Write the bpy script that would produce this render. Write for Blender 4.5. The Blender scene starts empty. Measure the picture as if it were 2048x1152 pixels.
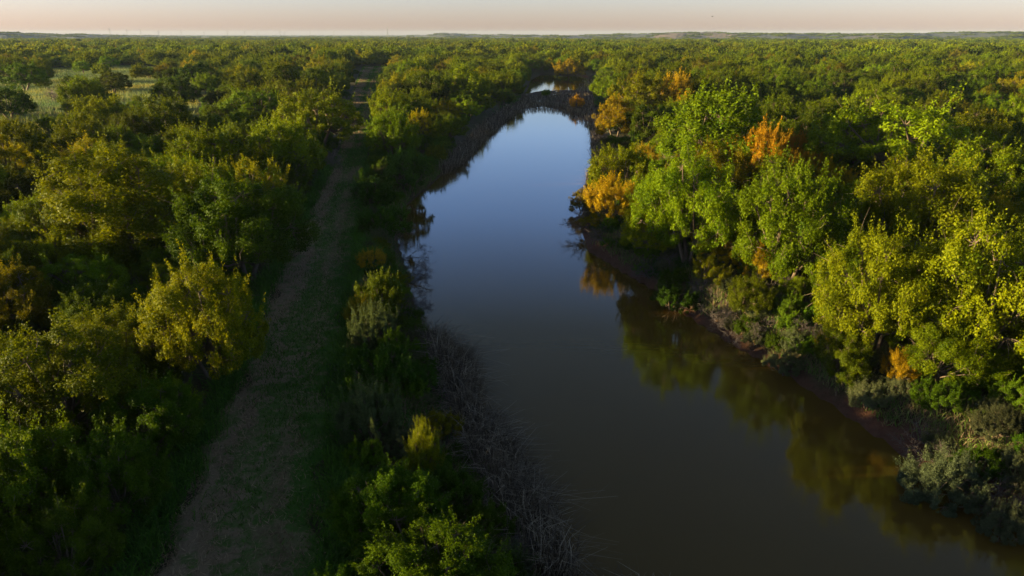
import bpy, math
import numpy as np
from math import radians, sin, cos, tan, pi, sqrt, atan
rng = np.random.default_rng(11)
scene = bpy.context.scene
COL = scene.collection

# ------------------------------------------------------------------ camera
CAMZ, F, YH = 20.0, 1365.0, 68.0
PITCH = atan((576 - YH) / F)
cam_d = bpy.data.cameras.new('camera'); cam_d.lens = 24; cam_d.sensor_width = 36
cam_d.clip_start = 0.2; cam_d.clip_end = 40000
cam = bpy.data.objects.new('camera', cam_d); COL.objects.link(cam)
cam.location = (0, 0, CAMZ); cam.rotation_euler = (pi / 2 - PITCH, 0, 0)
scene.camera = cam

def at(px, py, z=0.0):
    """photo pixel -> world point on the level z"""
    u = (px - 1024) / F; v = (576 - py) / F
    dx = u; dy = cos(PITCH) + v * sin(PITCH); dz = -sin(PITCH) + v * cos(PITCH)
    t = (z - CAMZ) / dz
    return np.array([dx * t, dy * t])

def proj(x, y, z):
    """world -> photo pixel"""
    dz = z - CAMZ
    d = y * cos(PITCH) - dz * sin(PITCH)
    v = y * sin(PITCH) + dz * cos(PITCH)
    d = np.maximum(d, 0.01)
    return 1024 + F * x / d, 576 - F * v / d, d

# ------------------------------------------------------------------ small helpers
def tag(o, label=None, cat=None, group=None, kind=None):
    if label: o['label'] = label
    if cat: o['category'] = cat
    if group: o['group'] = group
    if kind: o['kind'] = kind
    return o

def new_mesh(name, V, Fc, mats=(), tint=None, smooth=False, midx=None):
    V = np.asarray(V, np.float32).reshape(-1, 3); Fc = np.asarray(Fc, np.int32)
    k = Fc.shape[1]; n = len(Fc)
    me = bpy.data.meshes.new(name)
    me.vertices.add(len(V)); me.vertices.foreach_set('co', V.ravel())
    me.loops.add(n * k); me.loops.foreach_set('vertex_index', Fc.ravel())
    me.polygons.add(n); me.polygons.foreach_set('loop_start', np.arange(0, n * k, k, dtype=np.int32))
    me.polygons.foreach_set('use_smooth', np.full(n, smooth, dtype=bool))
    if midx is not None: me.polygons.foreach_set('material_index', np.asarray(midx, np.int32))
    me.update(calc_edges=True)
    if tint is not None:
        a = me.attributes.new('tint', 'FLOAT', 'FACE'); a.data.foreach_set('value', np.asarray(tint, np.float32))
    for m in mats: me.materials.append(m)
    return me

def link(name, me, parent=None, loc=(0, 0, 0), col=None):
    o = bpy.data.objects.new(name, me); (col or COL).objects.link(o)
    o.location = loc
    if parent is not None: o.parent = parent
    return o

def nrm(a):
    return a / np.maximum(np.linalg.norm(a, axis=-1, keepdims=True), 1e-9)

def smooth(a, b, x):
    t = np.clip((x - a) / (b - a), 0, 1); return t * t * (3 - 2 * t)

class Tubes:
    """tapered tubes collected into one quad mesh"""
    def __init__(s, sides=5): s.V = []; s.F = []; s.n = 0; s.k = sides
    def add(s, pts, rad):
        pts = np.asarray(pts, float); rad = np.asarray(rad, float); k = s.k; m = len(pts)
        t = np.gradient(pts, axis=0); t = nrm(t)
        ref = np.array([0.31, 0.17, 0.05]) + np.array([0, 0, 1.0]) * (abs(t[0][2]) < 0.8) + np.array([1.0, 0, 0]) * (abs(t[0][2]) >= 0.8)
        a = nrm(np.cross(t, ref)); b = np.cross(t, a)
        th = np.arange(k) * 2 * pi / k
        ring = pts[:, None] + rad[:, None, None] * (a[:, None] * np.cos(th)[None, :, None] + b[:, None] * np.sin(th)[None, :, None])
        s.V.append(ring.reshape(-1, 3))
        i = np.arange(m - 1)[:, None] * k; j = np.arange(k)[None]; j2 = (j + 1) % k
        s.F.append((s.n + np.stack([i + j, i + j2, i + k + j2, i + k + j], -1)).reshape(-1, 4))
        s.n += m * k
    def mesh(s, name, mat):
        return new_mesh(name, np.concatenate(s.V), np.concatenate(s.F), [mat], smooth=True)

# ------------------------------------------------------------------ materials
def mat(name):
    m = bpy.data.materials.new(name); m.use_nodes = True; nt = m.node_tree
    for n in list(nt.nodes): nt.nodes.remove(n)
    out = nt.nodes.new('ShaderNodeOutputMaterial')
    return m, nt, out

def N(nt, t, **kw):
    n = nt.nodes.new(t)
    for k, v in kw.items():
        if k.startswith('i_'):
            n.inputs[int(k[2:])].default_value = v
        else: setattr(n, k, v)
    return n

def mixc(nt, fac, a, b, mode='MIX'):
    n = nt.nodes.new('ShaderNodeMix'); n.data_type = 'RGBA'; n.blend_type = mode
    for sock, val in ((n.inputs[0], fac), (n.inputs[6], a), (n.inputs[7], b)):
        if hasattr(val, 'is_linked') or hasattr(val, 'links'): nt.links.new(val, sock)
        elif isinstance(val, (int, float)): sock.default_value = val
        else: sock.default_value = (*val, 1)
    return n.outputs[2]

def math_n(nt, op, a, b=0.0, clamp=False):
    n = nt.nodes.new('ShaderNodeMath'); n.operation = op; n.use_clamp = clamp
    for s, v in ((n.inputs[0], a), (n.inputs[1], b)):
        if isinstance(v, (int, float)): s.default_value = v
        else: nt.links.new(v, s)
    return n.outputs[0]

def leaf_mat(name, c_dark, c_light, trans=0.36, rough=0.55, hv=0.035):
    m, nt, out = mat(name); L = nt.links.new
    at_ = N(nt, 'ShaderNodeAttribute', attribute_name='tint')
    oi = N(nt, 'ShaderNodeObjectInfo')
    col = mixc(nt, at_.outputs['Fac'], c_dark, c_light)
    hs = N(nt, 'ShaderNodeHueSaturation')
    h = math_n(nt, 'MULTIPLY_ADD', oi.outputs['Random'], hv); nt.nodes[-1].inputs[2].default_value = 0.504 - hv / 2
    v = math_n(nt, 'MULTIPLY_ADD', math_n(nt, 'FRACT', math_n(nt, 'MULTIPLY', oi.outputs['Random'], 17.3)), 0.7); nt.nodes[-1].inputs[2].default_value = 0.65
    L(h, hs.inputs['Hue']); L(v, hs.inputs['Value']); L(col, hs.inputs['Color'])
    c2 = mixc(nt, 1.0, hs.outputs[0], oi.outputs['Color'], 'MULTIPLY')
    p = N(nt, 'ShaderNodeBsdfPrincipled'); p.inputs['Roughness'].default_value = rough
    p.inputs['Specular IOR Level'].default_value = 0.06
    L(c2, p.inputs['Base Color'])
    tr = N(nt, 'ShaderNodeBsdfTranslucent')
    tc = mixc(nt, 1.0, c2, (1.35, 1.15, 0.45), 'MULTIPLY'); L(tc, tr.inputs['Color'])
    mx = N(nt, 'ShaderNodeMixShader', i_0=trans); L(p.outputs[0], mx.inputs[1]); L(tr.outputs[0], mx.inputs[2])
    L(mx.outputs[0], out.inputs[0])
    return m

M = {}
M['elm'] = leaf_mat('elm_leaf', (0.026, 0.056, 0.001), (0.158, 0.186, 0.002))
M['mesquite'] = leaf_mat('mesquite_leaf', (0.032, 0.064, 0.001), (0.155, 0.195, 0.002), 0.25)
M['saltcedar'] = leaf_mat('saltcedar_leaf', (0.08, 0.088, 0.003), (0.45, 0.265, 0.008), 0.28, hv=0.015)
M['tamarisk'] = leaf_mat('feathery_grey_leaf', (0.050, 0.062, 0.028), (0.12, 0.13, 0.06), 0.3)
M['bush'] = leaf_mat('bush_leaf', (0.028, 0.062, 0.003), (0.095, 0.165, 0.005), 0.35, hv=0.03)
M['gold'] = leaf_mat('golden_leaf', (0.06, 0.085, 0.002), (0.28, 0.225, 0.003), 0.4, hv=0.02)

def bark_mat(name, a, b):
    m, nt, out = mat(name); L = nt.links.new
    no = N(nt, 'ShaderNodeTexNoise'); no.inputs['Scale'].default_value = 9; no.inputs['Detail'].default_value = 4
    tc = N(nt, 'ShaderNodeTexCoord'); L(tc.outputs['Object'], no.inputs['Vector'])
    p = N(nt, 'ShaderNodeBsdfPrincipled'); p.inputs['Roughness'].default_value = 0.85
    L(mixc(nt, no.outputs[0], a, b), p.inputs['Base Color']); L(p.outputs[0], out.inputs[0])
    return m
M['bark'] = bark_mat('bark', (0.06, 0.040, 0.025), (0.16, 0.11, 0.075))
M['dead'] = bark_mat('bare_wood', (0.10, 0.075, 0.06), (0.24, 0.18, 0.14))
M['twig'] = bark_mat('dark_twig', (0.055, 0.040, 0.040), (0.13, 0.10, 0.095))

def blade_mat(name, stops):
    """dry / green blades, colour by blade"""
    m, nt, out = mat(name); L = nt.links.new
    a = N(nt, 'ShaderNodeAttribute', attribute_name='tint')
    r = N(nt, 'ShaderNodeValToRGB'); L(a.outputs['Fac'], r.inputs[0])
    cr = r.color_ramp
    while len(cr.elements) < len(stops): cr.elements.new(0.5)
    for e, (p_, c) in zip(cr.elements, stops): e.position = p_; e.color = (*c, 1)
    p = N(nt, 'ShaderNodeBsdfPrincipled'); p.inputs['Roughness'].default_value = 0.7
    p.inputs['Specular IOR Level'].default_value = 0.2
    L(r.outputs[0], p.inputs['Base Color'])
    tr = N(nt, 'ShaderNodeBsdfTranslucent'); L(r.outputs[0], tr.inputs[0])
    mx = N(nt, 'ShaderNodeMixShader', i_0=0.3); L(p.outputs[0], mx.inputs[1]); L(tr.outputs[0], mx.inputs[2])
    L(mx.outputs[0], out.inputs[0]); return m
M['reed'] = blade_mat('dry_reed', [(0, (0.045, 0.032, 0.022)), (0.5, (0.15, 0.110, 0.080)), (1, (0.44, 0.35, 0.26))])
M['straw'] = blade_mat('track_grass', [(0, (0.030, 0.070, 0.010)), (0.45, (0.095, 0.220, 0.012)), (0.55, (0.19, 0.125, 0.08)), (1, (0.48, 0.34, 0.21))])
M['meadow'] = blade_mat('meadow_grass', [(0, (0.10, 0.17, 0.05)), (0.5, (0.20, 0.24, 0.08)), (1, (0.50, 0.38, 0.03))])

# ------------------------------------------------------------------ plan of the place
LB = [(1090,1152),(1040,1060),(985,960),(935,860),(890,770),(860,690),(835,620),(815,550),(800,500),(790,450),(815,410),
      (868,365),(912,320),(938,290),(960,262),(990,236),(1020,220),(1040,200),(1055,180),(1062,160),(1085,148)]
RB = [(2200,1150),(2048,1042),(1960,990),(1870,940),(1790,893),(1700,832),(1600,765),(1500,705),(1400,645),(1340,600),
      (1290,567),(1235,535),(1178,500),(1168,455),(1180,400),(1193,340),(1198,290),(1197,250),(1190,222),(1185,200),(1190,175),(1185,158),(1150,148)]
LBw = [at(*p) for p in LB]; RBw = [at(*p) for p in RB]
LBx = [LBw[0] + np.array([34, -75.]), LBw[0] + np.array([9, -16.])]
RBx = [RBw[0] + np.array([70, -60.]), RBw[0] + np.array([14, -11.])]
CH = np.array(LBx + LBw + RBw[::-1] + RBx[::-1])
MARSH = np.array([at(*p) for p in [(985,236),(1030,221),(1085,214),(1130,221),(1165,238),(1200,262),(1215,200),(1205,182),(1130,180),(1080,182),(1040,190),(1000,205)]])
PE = [(1152,290,650),(1000,350,655),(870,425,660),(760,470,672),(650,510,690),(560,550,705),(470,595,718),(410,622,722),(350,655,728),
      (300,682,734),(250,690,742),(210,700,748),(180,708,756),(160,716,764),(145,722,772),(134,728,780)]
GZ = 1.2
PLw = np.array([at(l, y, GZ) for y, l, r in PE]); PRw = np.array([at(r, y, GZ) for y, l, r in PE])
ext = np.array([-9., -30.])
PLw = np.vstack([PLw[0] + ext * 2, PLw]); PRw = np.vstack([PRw[0] + ext * 2, PRw])
PATH = np.vstack([PLw, PRw[::-1]])
CLEAR = np.array([at(*p, 1.3) for p in [(50,142),(120,136),(250,132),(355,138),(400,180),(392,270),(340,320),(250,318),(170,325),(80,335),(10,335),(-300,330),(-300,142)]])

def inside(poly, x, y):
    x = np.asarray(x, float); y = np.asarray(y, float); c = np.zeros(x.shape, bool)
    a = poly; b = np.roll(poly, -1, 0)
    for (x1, y1), (x2, y2) in zip(a, b):
        if y1 == y2: continue
        m = ((y1 > y) != (y2 > y)) & (x < (x2 - x1) * (y - y1) / (y2 - y1) + x1); c ^= m
    return c
def pdist(poly, x, y, closed=True):
    x = np.asarray(x, float); y = np.asarray(y, float); d = np.full(x.shape, 1e9)
    a = poly; b = np.roll(poly, -1, 0)
    if not closed: a = a[:-1]; b = b[:-1]
    for p, q in zip(a, b):
        e = q - p; l2 = e @ e + 1e-9
        t = np.clip(((x - p[0]) * e[0] + (y - p[1]) * e[1]) / l2, 0, 1)
        d = np.minimum(d, np.hypot(x - p[0] - t * e[0], y - p[1] - t * e[1]))
    return d
def sdist(poly, x, y):
    d = pdist(poly, x, y); return np.where(inside(poly, x, y), -d, d)
_l = np.array(sorted([tuple(p) for p in LBx + LBw], key=lambda p: p[1])); _r = np.array(sorted([tuple(p) for p in RBx + RBw], key=lambda p: p[1]))
def xmid(y): return (np.interp(y, _l[:, 1], _l[:, 0]) + np.interp(y, _r[:, 1], _r[:, 0])) / 2
def pathx(y): return np.interp(y, (PLw[:, 1] + PRw[:, 1]) / 2, (PLw[:, 0] + PRw[:, 0]) / 2)
_ph = np.random.default_rng(3).uniform(0, 6.28, (12, 2)); _fr = np.random.default_rng(4).normal(size=(12, 2))
def wob(x, y, s=10.0):
    r = 0
    for i in range(12): r = r + np.sin((x * _fr[i, 0] + y * _fr[i, 1]) / s + _ph[i, 0])
    return r / 5.0
def height(x, y):
    x = np.asarray(x, float); y = np.asarray(y, float)
    d = sdist(CH, x, y) + wob(x, y, 0.9) * 0.12
    right = x > xmid(y)
    hl = 1.2 * smooth(0, 3.5, d); hr = 0.45 * smooth(0, 0.3, d) + 1.1 * smooth(0.3, 2.8, d)
    h = np.where(right, hr, hl)
    h = np.where(d < 0, -0.9 * smooth(0, 2.5, -d), h)
    h = h + wob(x, y, 9.0) * 0.18 * smooth(5, 12, d) * np.where(pdist(PATH, x, y) < 6, 0.0, 1.0) * np.where(inside(PATH, x, y), 0, 1)
    h = h + wob(x, y, 1.1) * 0.05 * smooth(0.3, 2, d)
    h = np.where(inside(MARSH, x, y), 0.06 + 0.05 * wob(x, y, 2.0), h)
    return h

# ------------------------------------------------------------------ ground sheet
def graded(lo, a, b, hi, step, g=1.09):
    mid = list(np.arange(a, b, step)); s = step; v = mid[-1]; up = []
    while v < hi: s *= g; v += s; up.append(v)
    s = step; v = a; dn = []
    while v > lo: s *= g; v -= s; dn.append(v)
    return np.array(dn[::-1] + mid + up)
gx = graded(-11000, -42, 48, 11000, 0.55); gy1 = graded(-900, 14, 150, 151, 0.5); gy2 = graded(150, 151, 290, 11000, 1.5, 1.1)
gy = np.concatenate([gy1[gy1 < 150], gy2[gy2 > 150.3]])
X, Y = np.meshgrid(gx, gy); Z = height(X.ravel(), Y.ravel())
nx, ny = len(gx), len(gy)
i, j = np.meshgrid(np.arange(nx - 1), np.arange(ny - 1))
q = (j * nx + i).ravel(); FG = np.stack([q, q + 1, q + 1 + nx, q + nx], -1)
VG = np.stack([X.ravel(), Y.ravel(), Z], -1)

m, nt, out = mat('soil'); L = nt.links.new
geo = N(nt, 'ShaderNodeNewGeometry')
def noise(nt, vec, scale, detail=5, rough=0.6):
    n = N(nt, 'ShaderNodeTexNoise'); n.inputs['Scale'].default_value = scale; n.inputs['Detail'].default_value = detail
    n.inputs['Roughness'].default_value = rough; nt.links.new(vec, n.inputs['Vector']); return n.outputs[0]
def ramp(nt, fac, stops):
    r = N(nt, 'ShaderNodeValToRGB'); nt.links.new(fac, r.inputs[0]); cr = r.color_ramp
    while len(cr.elements) < len(stops): cr.elements.new(0.5)
    for e, (p_, c) in zip(cr.elements, stops):
        e.position = p_; e.color = (*c, 1) if isinstance(c, tuple) else (c, c, c, 1)
    return r.outputs[0]
P_ = geo.outputs['Position']
n1 = noise(nt, P_, 0.35); n2 = noise(nt, P_, 3.2); n3 = noise(nt, P_, 14, 4)
base = mixc(nt, ramp(nt, n1, [(0.42, 0.0), (0.6, 1.0)]), (0.055, 0.042, 0.028), (0.035, 0.05, 0.015))
base = mixc(nt, ramp(nt, n2, [(0.4, 0.0), (0.7, 0.8)]), base, (0.10, 0.075, 0.045))
mw = N(nt, 'ShaderNodeAttribute', attribute_name='meadow')
mcol = mixc(nt, ramp(nt, noise(nt, P_, 0.11, 3), [(0.42, 0.0), (0.58, 1.0)]), (0.085, 0.12, 0.035), (0.28, 0.22, 0.045))
base = mixc(nt, mw.outputs['Fac'], base, mcol)
sx = N(nt, 'ShaderNodeSeparateXYZ'); L(P_, sx.inputs[0])
rd = N(nt, 'ShaderNodeAttribute', attribute_name='redbank')
rf = math_n(nt, 'MULTIPLY', rd.outputs['Fac'], ramp(nt, n3, [(0.3, 0.55), (0.6, 1.0)]))
base = mixc(nt, rf, base, mixc(nt, n2, (0.065, 0.025, 0.017), (0.125, 0.052, 0.035)))
p = N(nt, 'ShaderNodeBsdfPrincipled'); p.inputs['Roughness'].default_value = 0.95; p.inputs['Specular IOR Level'].default_value = 0.15
L(base, p.inputs['Base Color'])
bp = N(nt, 'ShaderNodeBump'); bp.inputs['Strength'].default_value = 0.8; bp.inputs['Distance'].default_value = 0.12
L(math_n(nt, 'ADD', n2, n3), bp.inputs['Height']); L(bp.outputs[0], p.inputs['Normal'])
L(p.outputs[0], out.inputs[0]); M['soil'] = m
me = new_mesh('ground', VG, FG, [M['soil']], smooth=True)
dCH = sdist(CH, VG[:, 0], VG[:, 1]); rgt = VG[:, 0] > xmid(VG[:, 1])
red = np.where(rgt, 1 - smooth(0.5, 1.5, dCH + wob(VG[:, 0], VG[:, 1], 2.5) * 0.6), (1 - smooth(0.2, 1.2, dCH)) * 0.5)
clr = 1 - smooth(-2, 8, sdist(CLEAR, VG[:, 0], VG[:, 1]))
far_meadow = smooth(900, 1300, VG[:, 1]) * 0.35 + smooth(100, 130, VG[:, 1]) * smooth(-.2, 0, wob(VG[:, 0], VG[:, 1], 24.0) - np.where(VG[:, 0] < -40, .85, 1.2))
a = me.attributes.new('redbank', 'FLOAT', 'POINT'); a.data.foreach_set('value', red.astype(np.float32))
a = me.attributes.new('meadow', 'FLOAT', 'POINT'); a.data.foreach_set('value', np.clip(np.maximum(clr, far_meadow), 0, 1).astype(np.float32))
tag(link('ground', me), 'brown soil plain with red earth creek banks', None, None, 'structure')

# ------------------------------------------------------------------ water
m, nt, out = mat('creek_water'); L = nt.links.new
geo = N(nt, 'ShaderNodeNewGeometry')
mp = N(nt, 'ShaderNodeMapping'); mp.inputs['Scale'].default_value = (0.5, 1.6, 1); L(geo.outputs['Position'], mp.inputs['Vector'])
w1 = noise(nt, mp.outputs[0], 1.6, 3, 0.5); w2 = noise(nt, mp.outputs[0], 9, 2, 0.5)
bp = N(nt, 'ShaderNodeBump'); bp.inputs['Strength'].default_value = 0.18; bp.inputs['Distance'].default_value = 0.02
L(math_n(nt, 'MULTIPLY_ADD', w2, 0.25), bp.inputs['Height']); L(w1, nt.nodes[-1].inputs[2])
murk = mixc(nt, noise(nt, geo.outputs['Position'], 0.12, 3), (0.084, 0.046, 0.008), (0.115, 0.062, 0.010))
p = N(nt, 'ShaderNodeBsdfPrincipled'); p.inputs['Roughness'].default_value = 0.035; p.inputs['IOR'].default_value = 1.62
L(murk, p.inputs['Base Color']); L(bp.outputs[0], p.inputs['Normal']); L(p.outputs[0], out.inputs[0]); M['water'] = m
wp = CH
c0 = np.array([xmid(y) for y in CH[:, 1]])
wx0, wx1, wy0, wy1 = CH[:, 0].min() - 3, CH[:, 0].max() + 3, CH[:, 1].min() - 3, CH[:, 1].max() + 3
gx2 = np.linspace(wx0, wx1, 80); gy2_ = np.linspace(wy0, wy1, 200); X, Y = np.meshgrid(gx2, gy2_)
keep = (sdist(CH, (X[:-1, :-1] + X[1:, 1:]).ravel() / 2, (Y[:-1, :-1] + Y[1:, 1:]).ravel() / 2) < 3.0)
i, j = np.meshgrid(np.arange(79), np.arange(199)); q = (j * 80 + i).ravel()[keep]
me = new_mesh('water', np.stack([X.ravel(), Y.ravel(), X.ravel() * 0], -1), np.stack([q, q + 1, q + 81, q + 80], -1), [M['water']], smooth=True)
tag(link('water', me), 'still brown creek water mirroring the sky', None, None, 'structure')

# ------------------------------------------------------------------ mown track
m, nt, out = mat('mown_track'); L = nt.links.new
uv = N(nt, 'ShaderNodeAttribute', attribute_name='across'); geo = N(nt, 'ShaderNodeNewGeometry'); P_ = geo.outputs['Position']
n1 = noise(nt, P_, 0.8, 5); n2 = noise(nt, P_, 7, 5, 0.7); n3 = noise(nt, P_, 0.25, 2)
ac = math_n(nt, 'ADD', uv.outputs['Fac'], math_n(nt, 'MULTIPLY', math_n(nt, 'SUBTRACT', n1, 0.5), 1.5))
ac = math_n(nt, 'ADD', ac, math_n(nt, 'MULTIPLY', math_n(nt, 'SUBTRACT', n3, 0.5), 0.9))
strip = ramp(nt, ac, [(0.0, 0.7), (0.12, 0.1), (0.33, 0.15), (0.47, 0.9), (0.62, 0.55), (0.70, 0.3), (0.82, 0.85), (1.0, 1.0)])
dirt = mixc(nt, n2, (0.17, 0.105, 0.078), (0.44, 0.30, 0.21)); grs = mixc(nt, n2, (0.035, 0.095, 0.014), (0.09, 0.19, 0.028))
p = N(nt, 'ShaderNodeBsdfPrincipled'); p.inputs['Roughness'].default_value = 0.95; p.inputs['Specular IOR Level'].default_value = 0.1
L(mixc(nt, strip, dirt, grs), p.inputs['Base Color'])
bp = N(nt, 'ShaderNodeBump'); bp.inputs['Strength'].default_value = 1.0; bp.inputs['Distance'].default_value = 0.15
L(math_n(nt, 'ADD', n2, n1), bp.inputs['Height']); L(bp.outputs[0], p.inputs['Normal']); L(p.outputs[0], out.inputs[0]); M['track'] = m
cum = np.concatenate([[0], np.cumsum(np.linalg.norm(np.diff((PLw + PRw) / 2, axis=0), axis=1))])
tt = np.arange(0, cum[-1], 0.6)
ex_l = np.stack([np.interp(tt, cum, PLw[:, k]) for k in (0, 1)], -1); ex_r = np.stack([np.interp(tt, cum, PRw[:, k]) for k in (0, 1)], -1)
wl = 0.5 * np.sin(tt * 0.5) + 0.35 * np.sin(tt * 1.3 + 1) ; wr = 0.4 * np.sin(tt * 0.6 + 2) + 0.3 * np.sin(tt * 1.7)
NA = 14; s = np.linspace(0, 1, NA)
PV = ex_l[:, None] * (1 - s)[None, :, None] + ex_r[:, None] * s[None, :, None]
PV[:, :, 0] += wl[:, None] * (1 - s)[None] + wr[:, None] * s[None]
def track_h(x, y): return height(x, y) + 0.03 + 0.03 * np.sin(x * 2.1 + y) * 0
ph = height(PV[..., 0].ravel(), PV[..., 1].ravel())
rut = -0.05 * np.exp(-((s - 0.27) / 0.08) ** 2) - 0.05 * np.exp(-((s - 0.68) / 0.08) ** 2)
edge = np.where((s == 0) | (s == 1), -0.12, 0.10)
PZ = ph.reshape(len(tt), NA) + (edge + rut)[None] * np.where((s == 0) | (s == 1), 1, 1)[None]
i, j = np.meshgrid(np.arange(NA - 1), np.arange(len(tt) - 1)); q = (j * NA + i).ravel()
me = new_mesh('path', np.dstack([PV, PZ]).reshape(-1, 3), np.stack([q, q + 1, q + 1 + NA, q + NA], -1), [M['track']], smooth=True)
a = me.attributes.new('across', 'FLOAT', 'POINT'); a.data.foreach_set('value', np.tile(s, len(tt)).astype(np.float32))
tag(link('path', me), 'mown grass track with straw covered wheel strips', None, None, 'structure')

# ------------------------------------------------------------------ blades (grass, reeds): one triangle or a bent strip each
def blades(name, P, hgt, wid, lean, tint, mat_, seg=1, droop=0.0, seed=1):
    r = np.random.default_rng(seed); n = len(P)
    hgt = np.broadcast_to(hgt, n); wid = np.broadcast_to(wid, n)
    th = r.uniform(0, 2 * pi, n); a = np.stack([np.cos(th), np.sin(th), 0 * th], -1)
    ln = r.normal(0, 1, (n, 3)) * np.broadcast_to(lean, n)[:, None]; ln[:, 2] = 0
    up = nrm(ln + np.array([0, 0, 1.0]))
    if seg == 1:
        V = np.stack([P - a * wid[:, None] / 2, P + a * wid[:, None] / 2, P + up * hgt[:, None]], 1).reshape(-1, 3)
        return new_mesh(name, V, np.arange(3 * n).reshape(-1, 3), [mat_], tint)
    mid = P + up * hgt[:, None] * 0.6; tip = P + up * hgt[:, None] + ln * (hgt * droop)[:, None] - np.array([0, 0, 1.]) * (hgt * droop * 0.4)[:, None]
    w2 = wid[:, None] * 0.42; w1 = wid[:, None] * 0.5
    V = np.stack([P - a * w1, P + a * w1, mid + a * w2, mid - a * w2, tip + a * w2 * .5, tip - a * w2 * .5], 1).reshape(-1, 3)
    b = np.arange(n)[:, None] * 6
    Fq = np.concatenate([b + [0, 1, 2, 3], b + [3, 2, 4, 5]], 1).reshape(-1, 4)
    return new_mesh(name, V, Fq, [mat_], np.repeat(tint, 2))

def in_poly(poly, n, seed):
    r = np.random.default_rng(seed); lo = poly.min(0); hi = poly.max(0); o = []
    c = 0
    while c < n:
        q = r.uniform(lo, hi, (n * 2, 2)); q = q[inside(poly, q[:, 0], q[:, 1])]; o.append(q); c += len(q)
    return np.concatenate(o)[:n]
def strip_pts(n, s0, s1, t0, t1, seed, pw=1.7):
    """points across the track: s across 0..1, t metres along, denser near"""
    r = np.random.default_rng(seed)
    t = t0 + (t1 - t0) * r.uniform(0, 1, n) ** pw; s_ = r.uniform(s0, s1, n)
    l = np.stack([np.interp(t, cum, PLw[:, k]) for k in (0, 1)], -1); rr = np.stack([np.interp(t, cum, PRw[:, k]) for k in (0, 1)], -1)
    return l * (1 - s_)[:, None] + rr * s_[:, None], s_, t

T0 = cum[1]
q, s_, t_ = strip_pts(150000, -0.03, 1.04, T0 - 12, cum[-1], 5, 2.0)
z_ = height(q[:, 0], q[:, 1]) + 0.04
w = np.interp(s_, [0, .1, .33, .5, .66, .8, 1], [.5, -.25, -.1, .55, .0, .4, .8]) + 0.55 * wob(q[:, 0], q[:, 1], 3.2) + 0.35 * wob(q[:, 0] * 1.7 + 9, q[:, 1] * .8, 0.9)
green = (w + rng.normal(0, .25, len(q)) > 0.22)
tint = np.where(green, rng.uniform(0.0, 0.45, len(q)), 0.55 + 0.45 * np.clip(rng.uniform(0, 1, len(q)) ** 1.6 + .2 * wob(q[:, 0], q[:, 1], 0.6), 0, 1))
sc = 1 + t_ / 70
me = blades('grass', np.c_[q, z_], np.where(green, rng.uniform(0.10, 0.28, len(q)), rng.uniform(0.12, 0.34, len(q))) * (0.7 + 0.3 * sc), 0.028 * sc, np.where(green, 0.7, 2.2), tint, M['straw'], seed=6)
tag(link('grass', me), 'short green and straw coloured grass on the mown track', 'grass', None, 'stuff')

# tall grass along the track's edges and on the banks
pts = []; hh = []; tn = []
def addg(P, h0, h1, t0, t1):
    pts.append(P); hh.append(rng.uniform(h0, h1, len(P))); tn.append(rng.uniform(t0, t1, len(P)))
def clump(P, k, sp):
    return (P[:, None] + rng.normal(0, sp, (len(P), k, 2))).reshape(-1, 2)
q, _, _ = strip_pts(650, 1.02, 1.22, T0 - 8, 150, 7); addg(clump(q, 40, 0.3), 0.5, 1.2, 0.0, 0.42)
q, _, _ = strip_pts(500, -0.14, 0.02, T0 - 8, 150, 8); addg(clump(q, 36, 0.35), 0.4, 1.1, 0.0, 0.46)
a = np.array([at(*p_, 1.1) for p_ in [(700,600),(712,470),(728,440),(770,500),(800,560),(770,610)]]); addg(in_poly(a, 9000, 9), 0.7, 1.5, 0.2, 0.44)
RBl = np.array(RBw[::-1] + RBx[::-1])
def bank_pts(line, n, d0, d1, y0, y1, seed, side=1):
    r = np.random.default_rng(seed); o = []
    while sum(map(len, o)) < n:
        y = y0 + (y1 - y0) * r.uniform(0, 1, n * 2) ** 1.4
        ln_ = line[np.argsort(line[:, 1])]; x = np.interp(y, ln_[:, 1], ln_[:, 0]) + side * r.uniform(0, 14, n * 2)
        d = sdist(CH, x, y); k = (d > d0) & (d < d1); o.append(np.c_[x, y][k])
    return np.concatenate(o)[:n]
q = bank_pts(np.array(RBw), 2100, 0.7, 6, 15, 95, 12); g1 = wob(q[:, 0], q[:, 1], 3) > 0.35
addg(clump(q[g1], 34, 0.28), 0.3, 0.8, 0.0, 0.10); addg(clump(q[~g1], 20, 0.25), 0.3, 0.8, 0.46, 0.58)
q = in_poly(MARSH, 900, 19); addg(clump(q[wob(q[:, 0], q[:, 1], 5) > -0.3], 16, 0.5), 0.5, 1.3, 0.0, 0.3)
q = bank_pts(np.array(LBw), 900, 0.2, 3.5, 15, 120, 13, -1); addg(clump(q, 30, 0.3), 0.5, 1.2, 0.0, 0.8)
P2 = np.concatenate(pts); hh = np.concatenate(hh); tn = np.concatenate(tn)
ok = sdist(CH, P2[:, 0], P2[:, 1]) > 0.25; P2, hh, tn = P2[ok], hh[ok], tn[ok]
z_ = height(P2[:, 0], P2[:, 1])
me = blades('tall_grass', np.c_[P2, z_], hh, 0.03 + P2[:, 1] * 0.0003, 0.35, tn, M['straw'], 2, 0.5, seed=10)
tag(link('tall_grass', me), 'tall grass tufts along the track edges and creek banks', 'grass', None, 'stuff')

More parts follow.
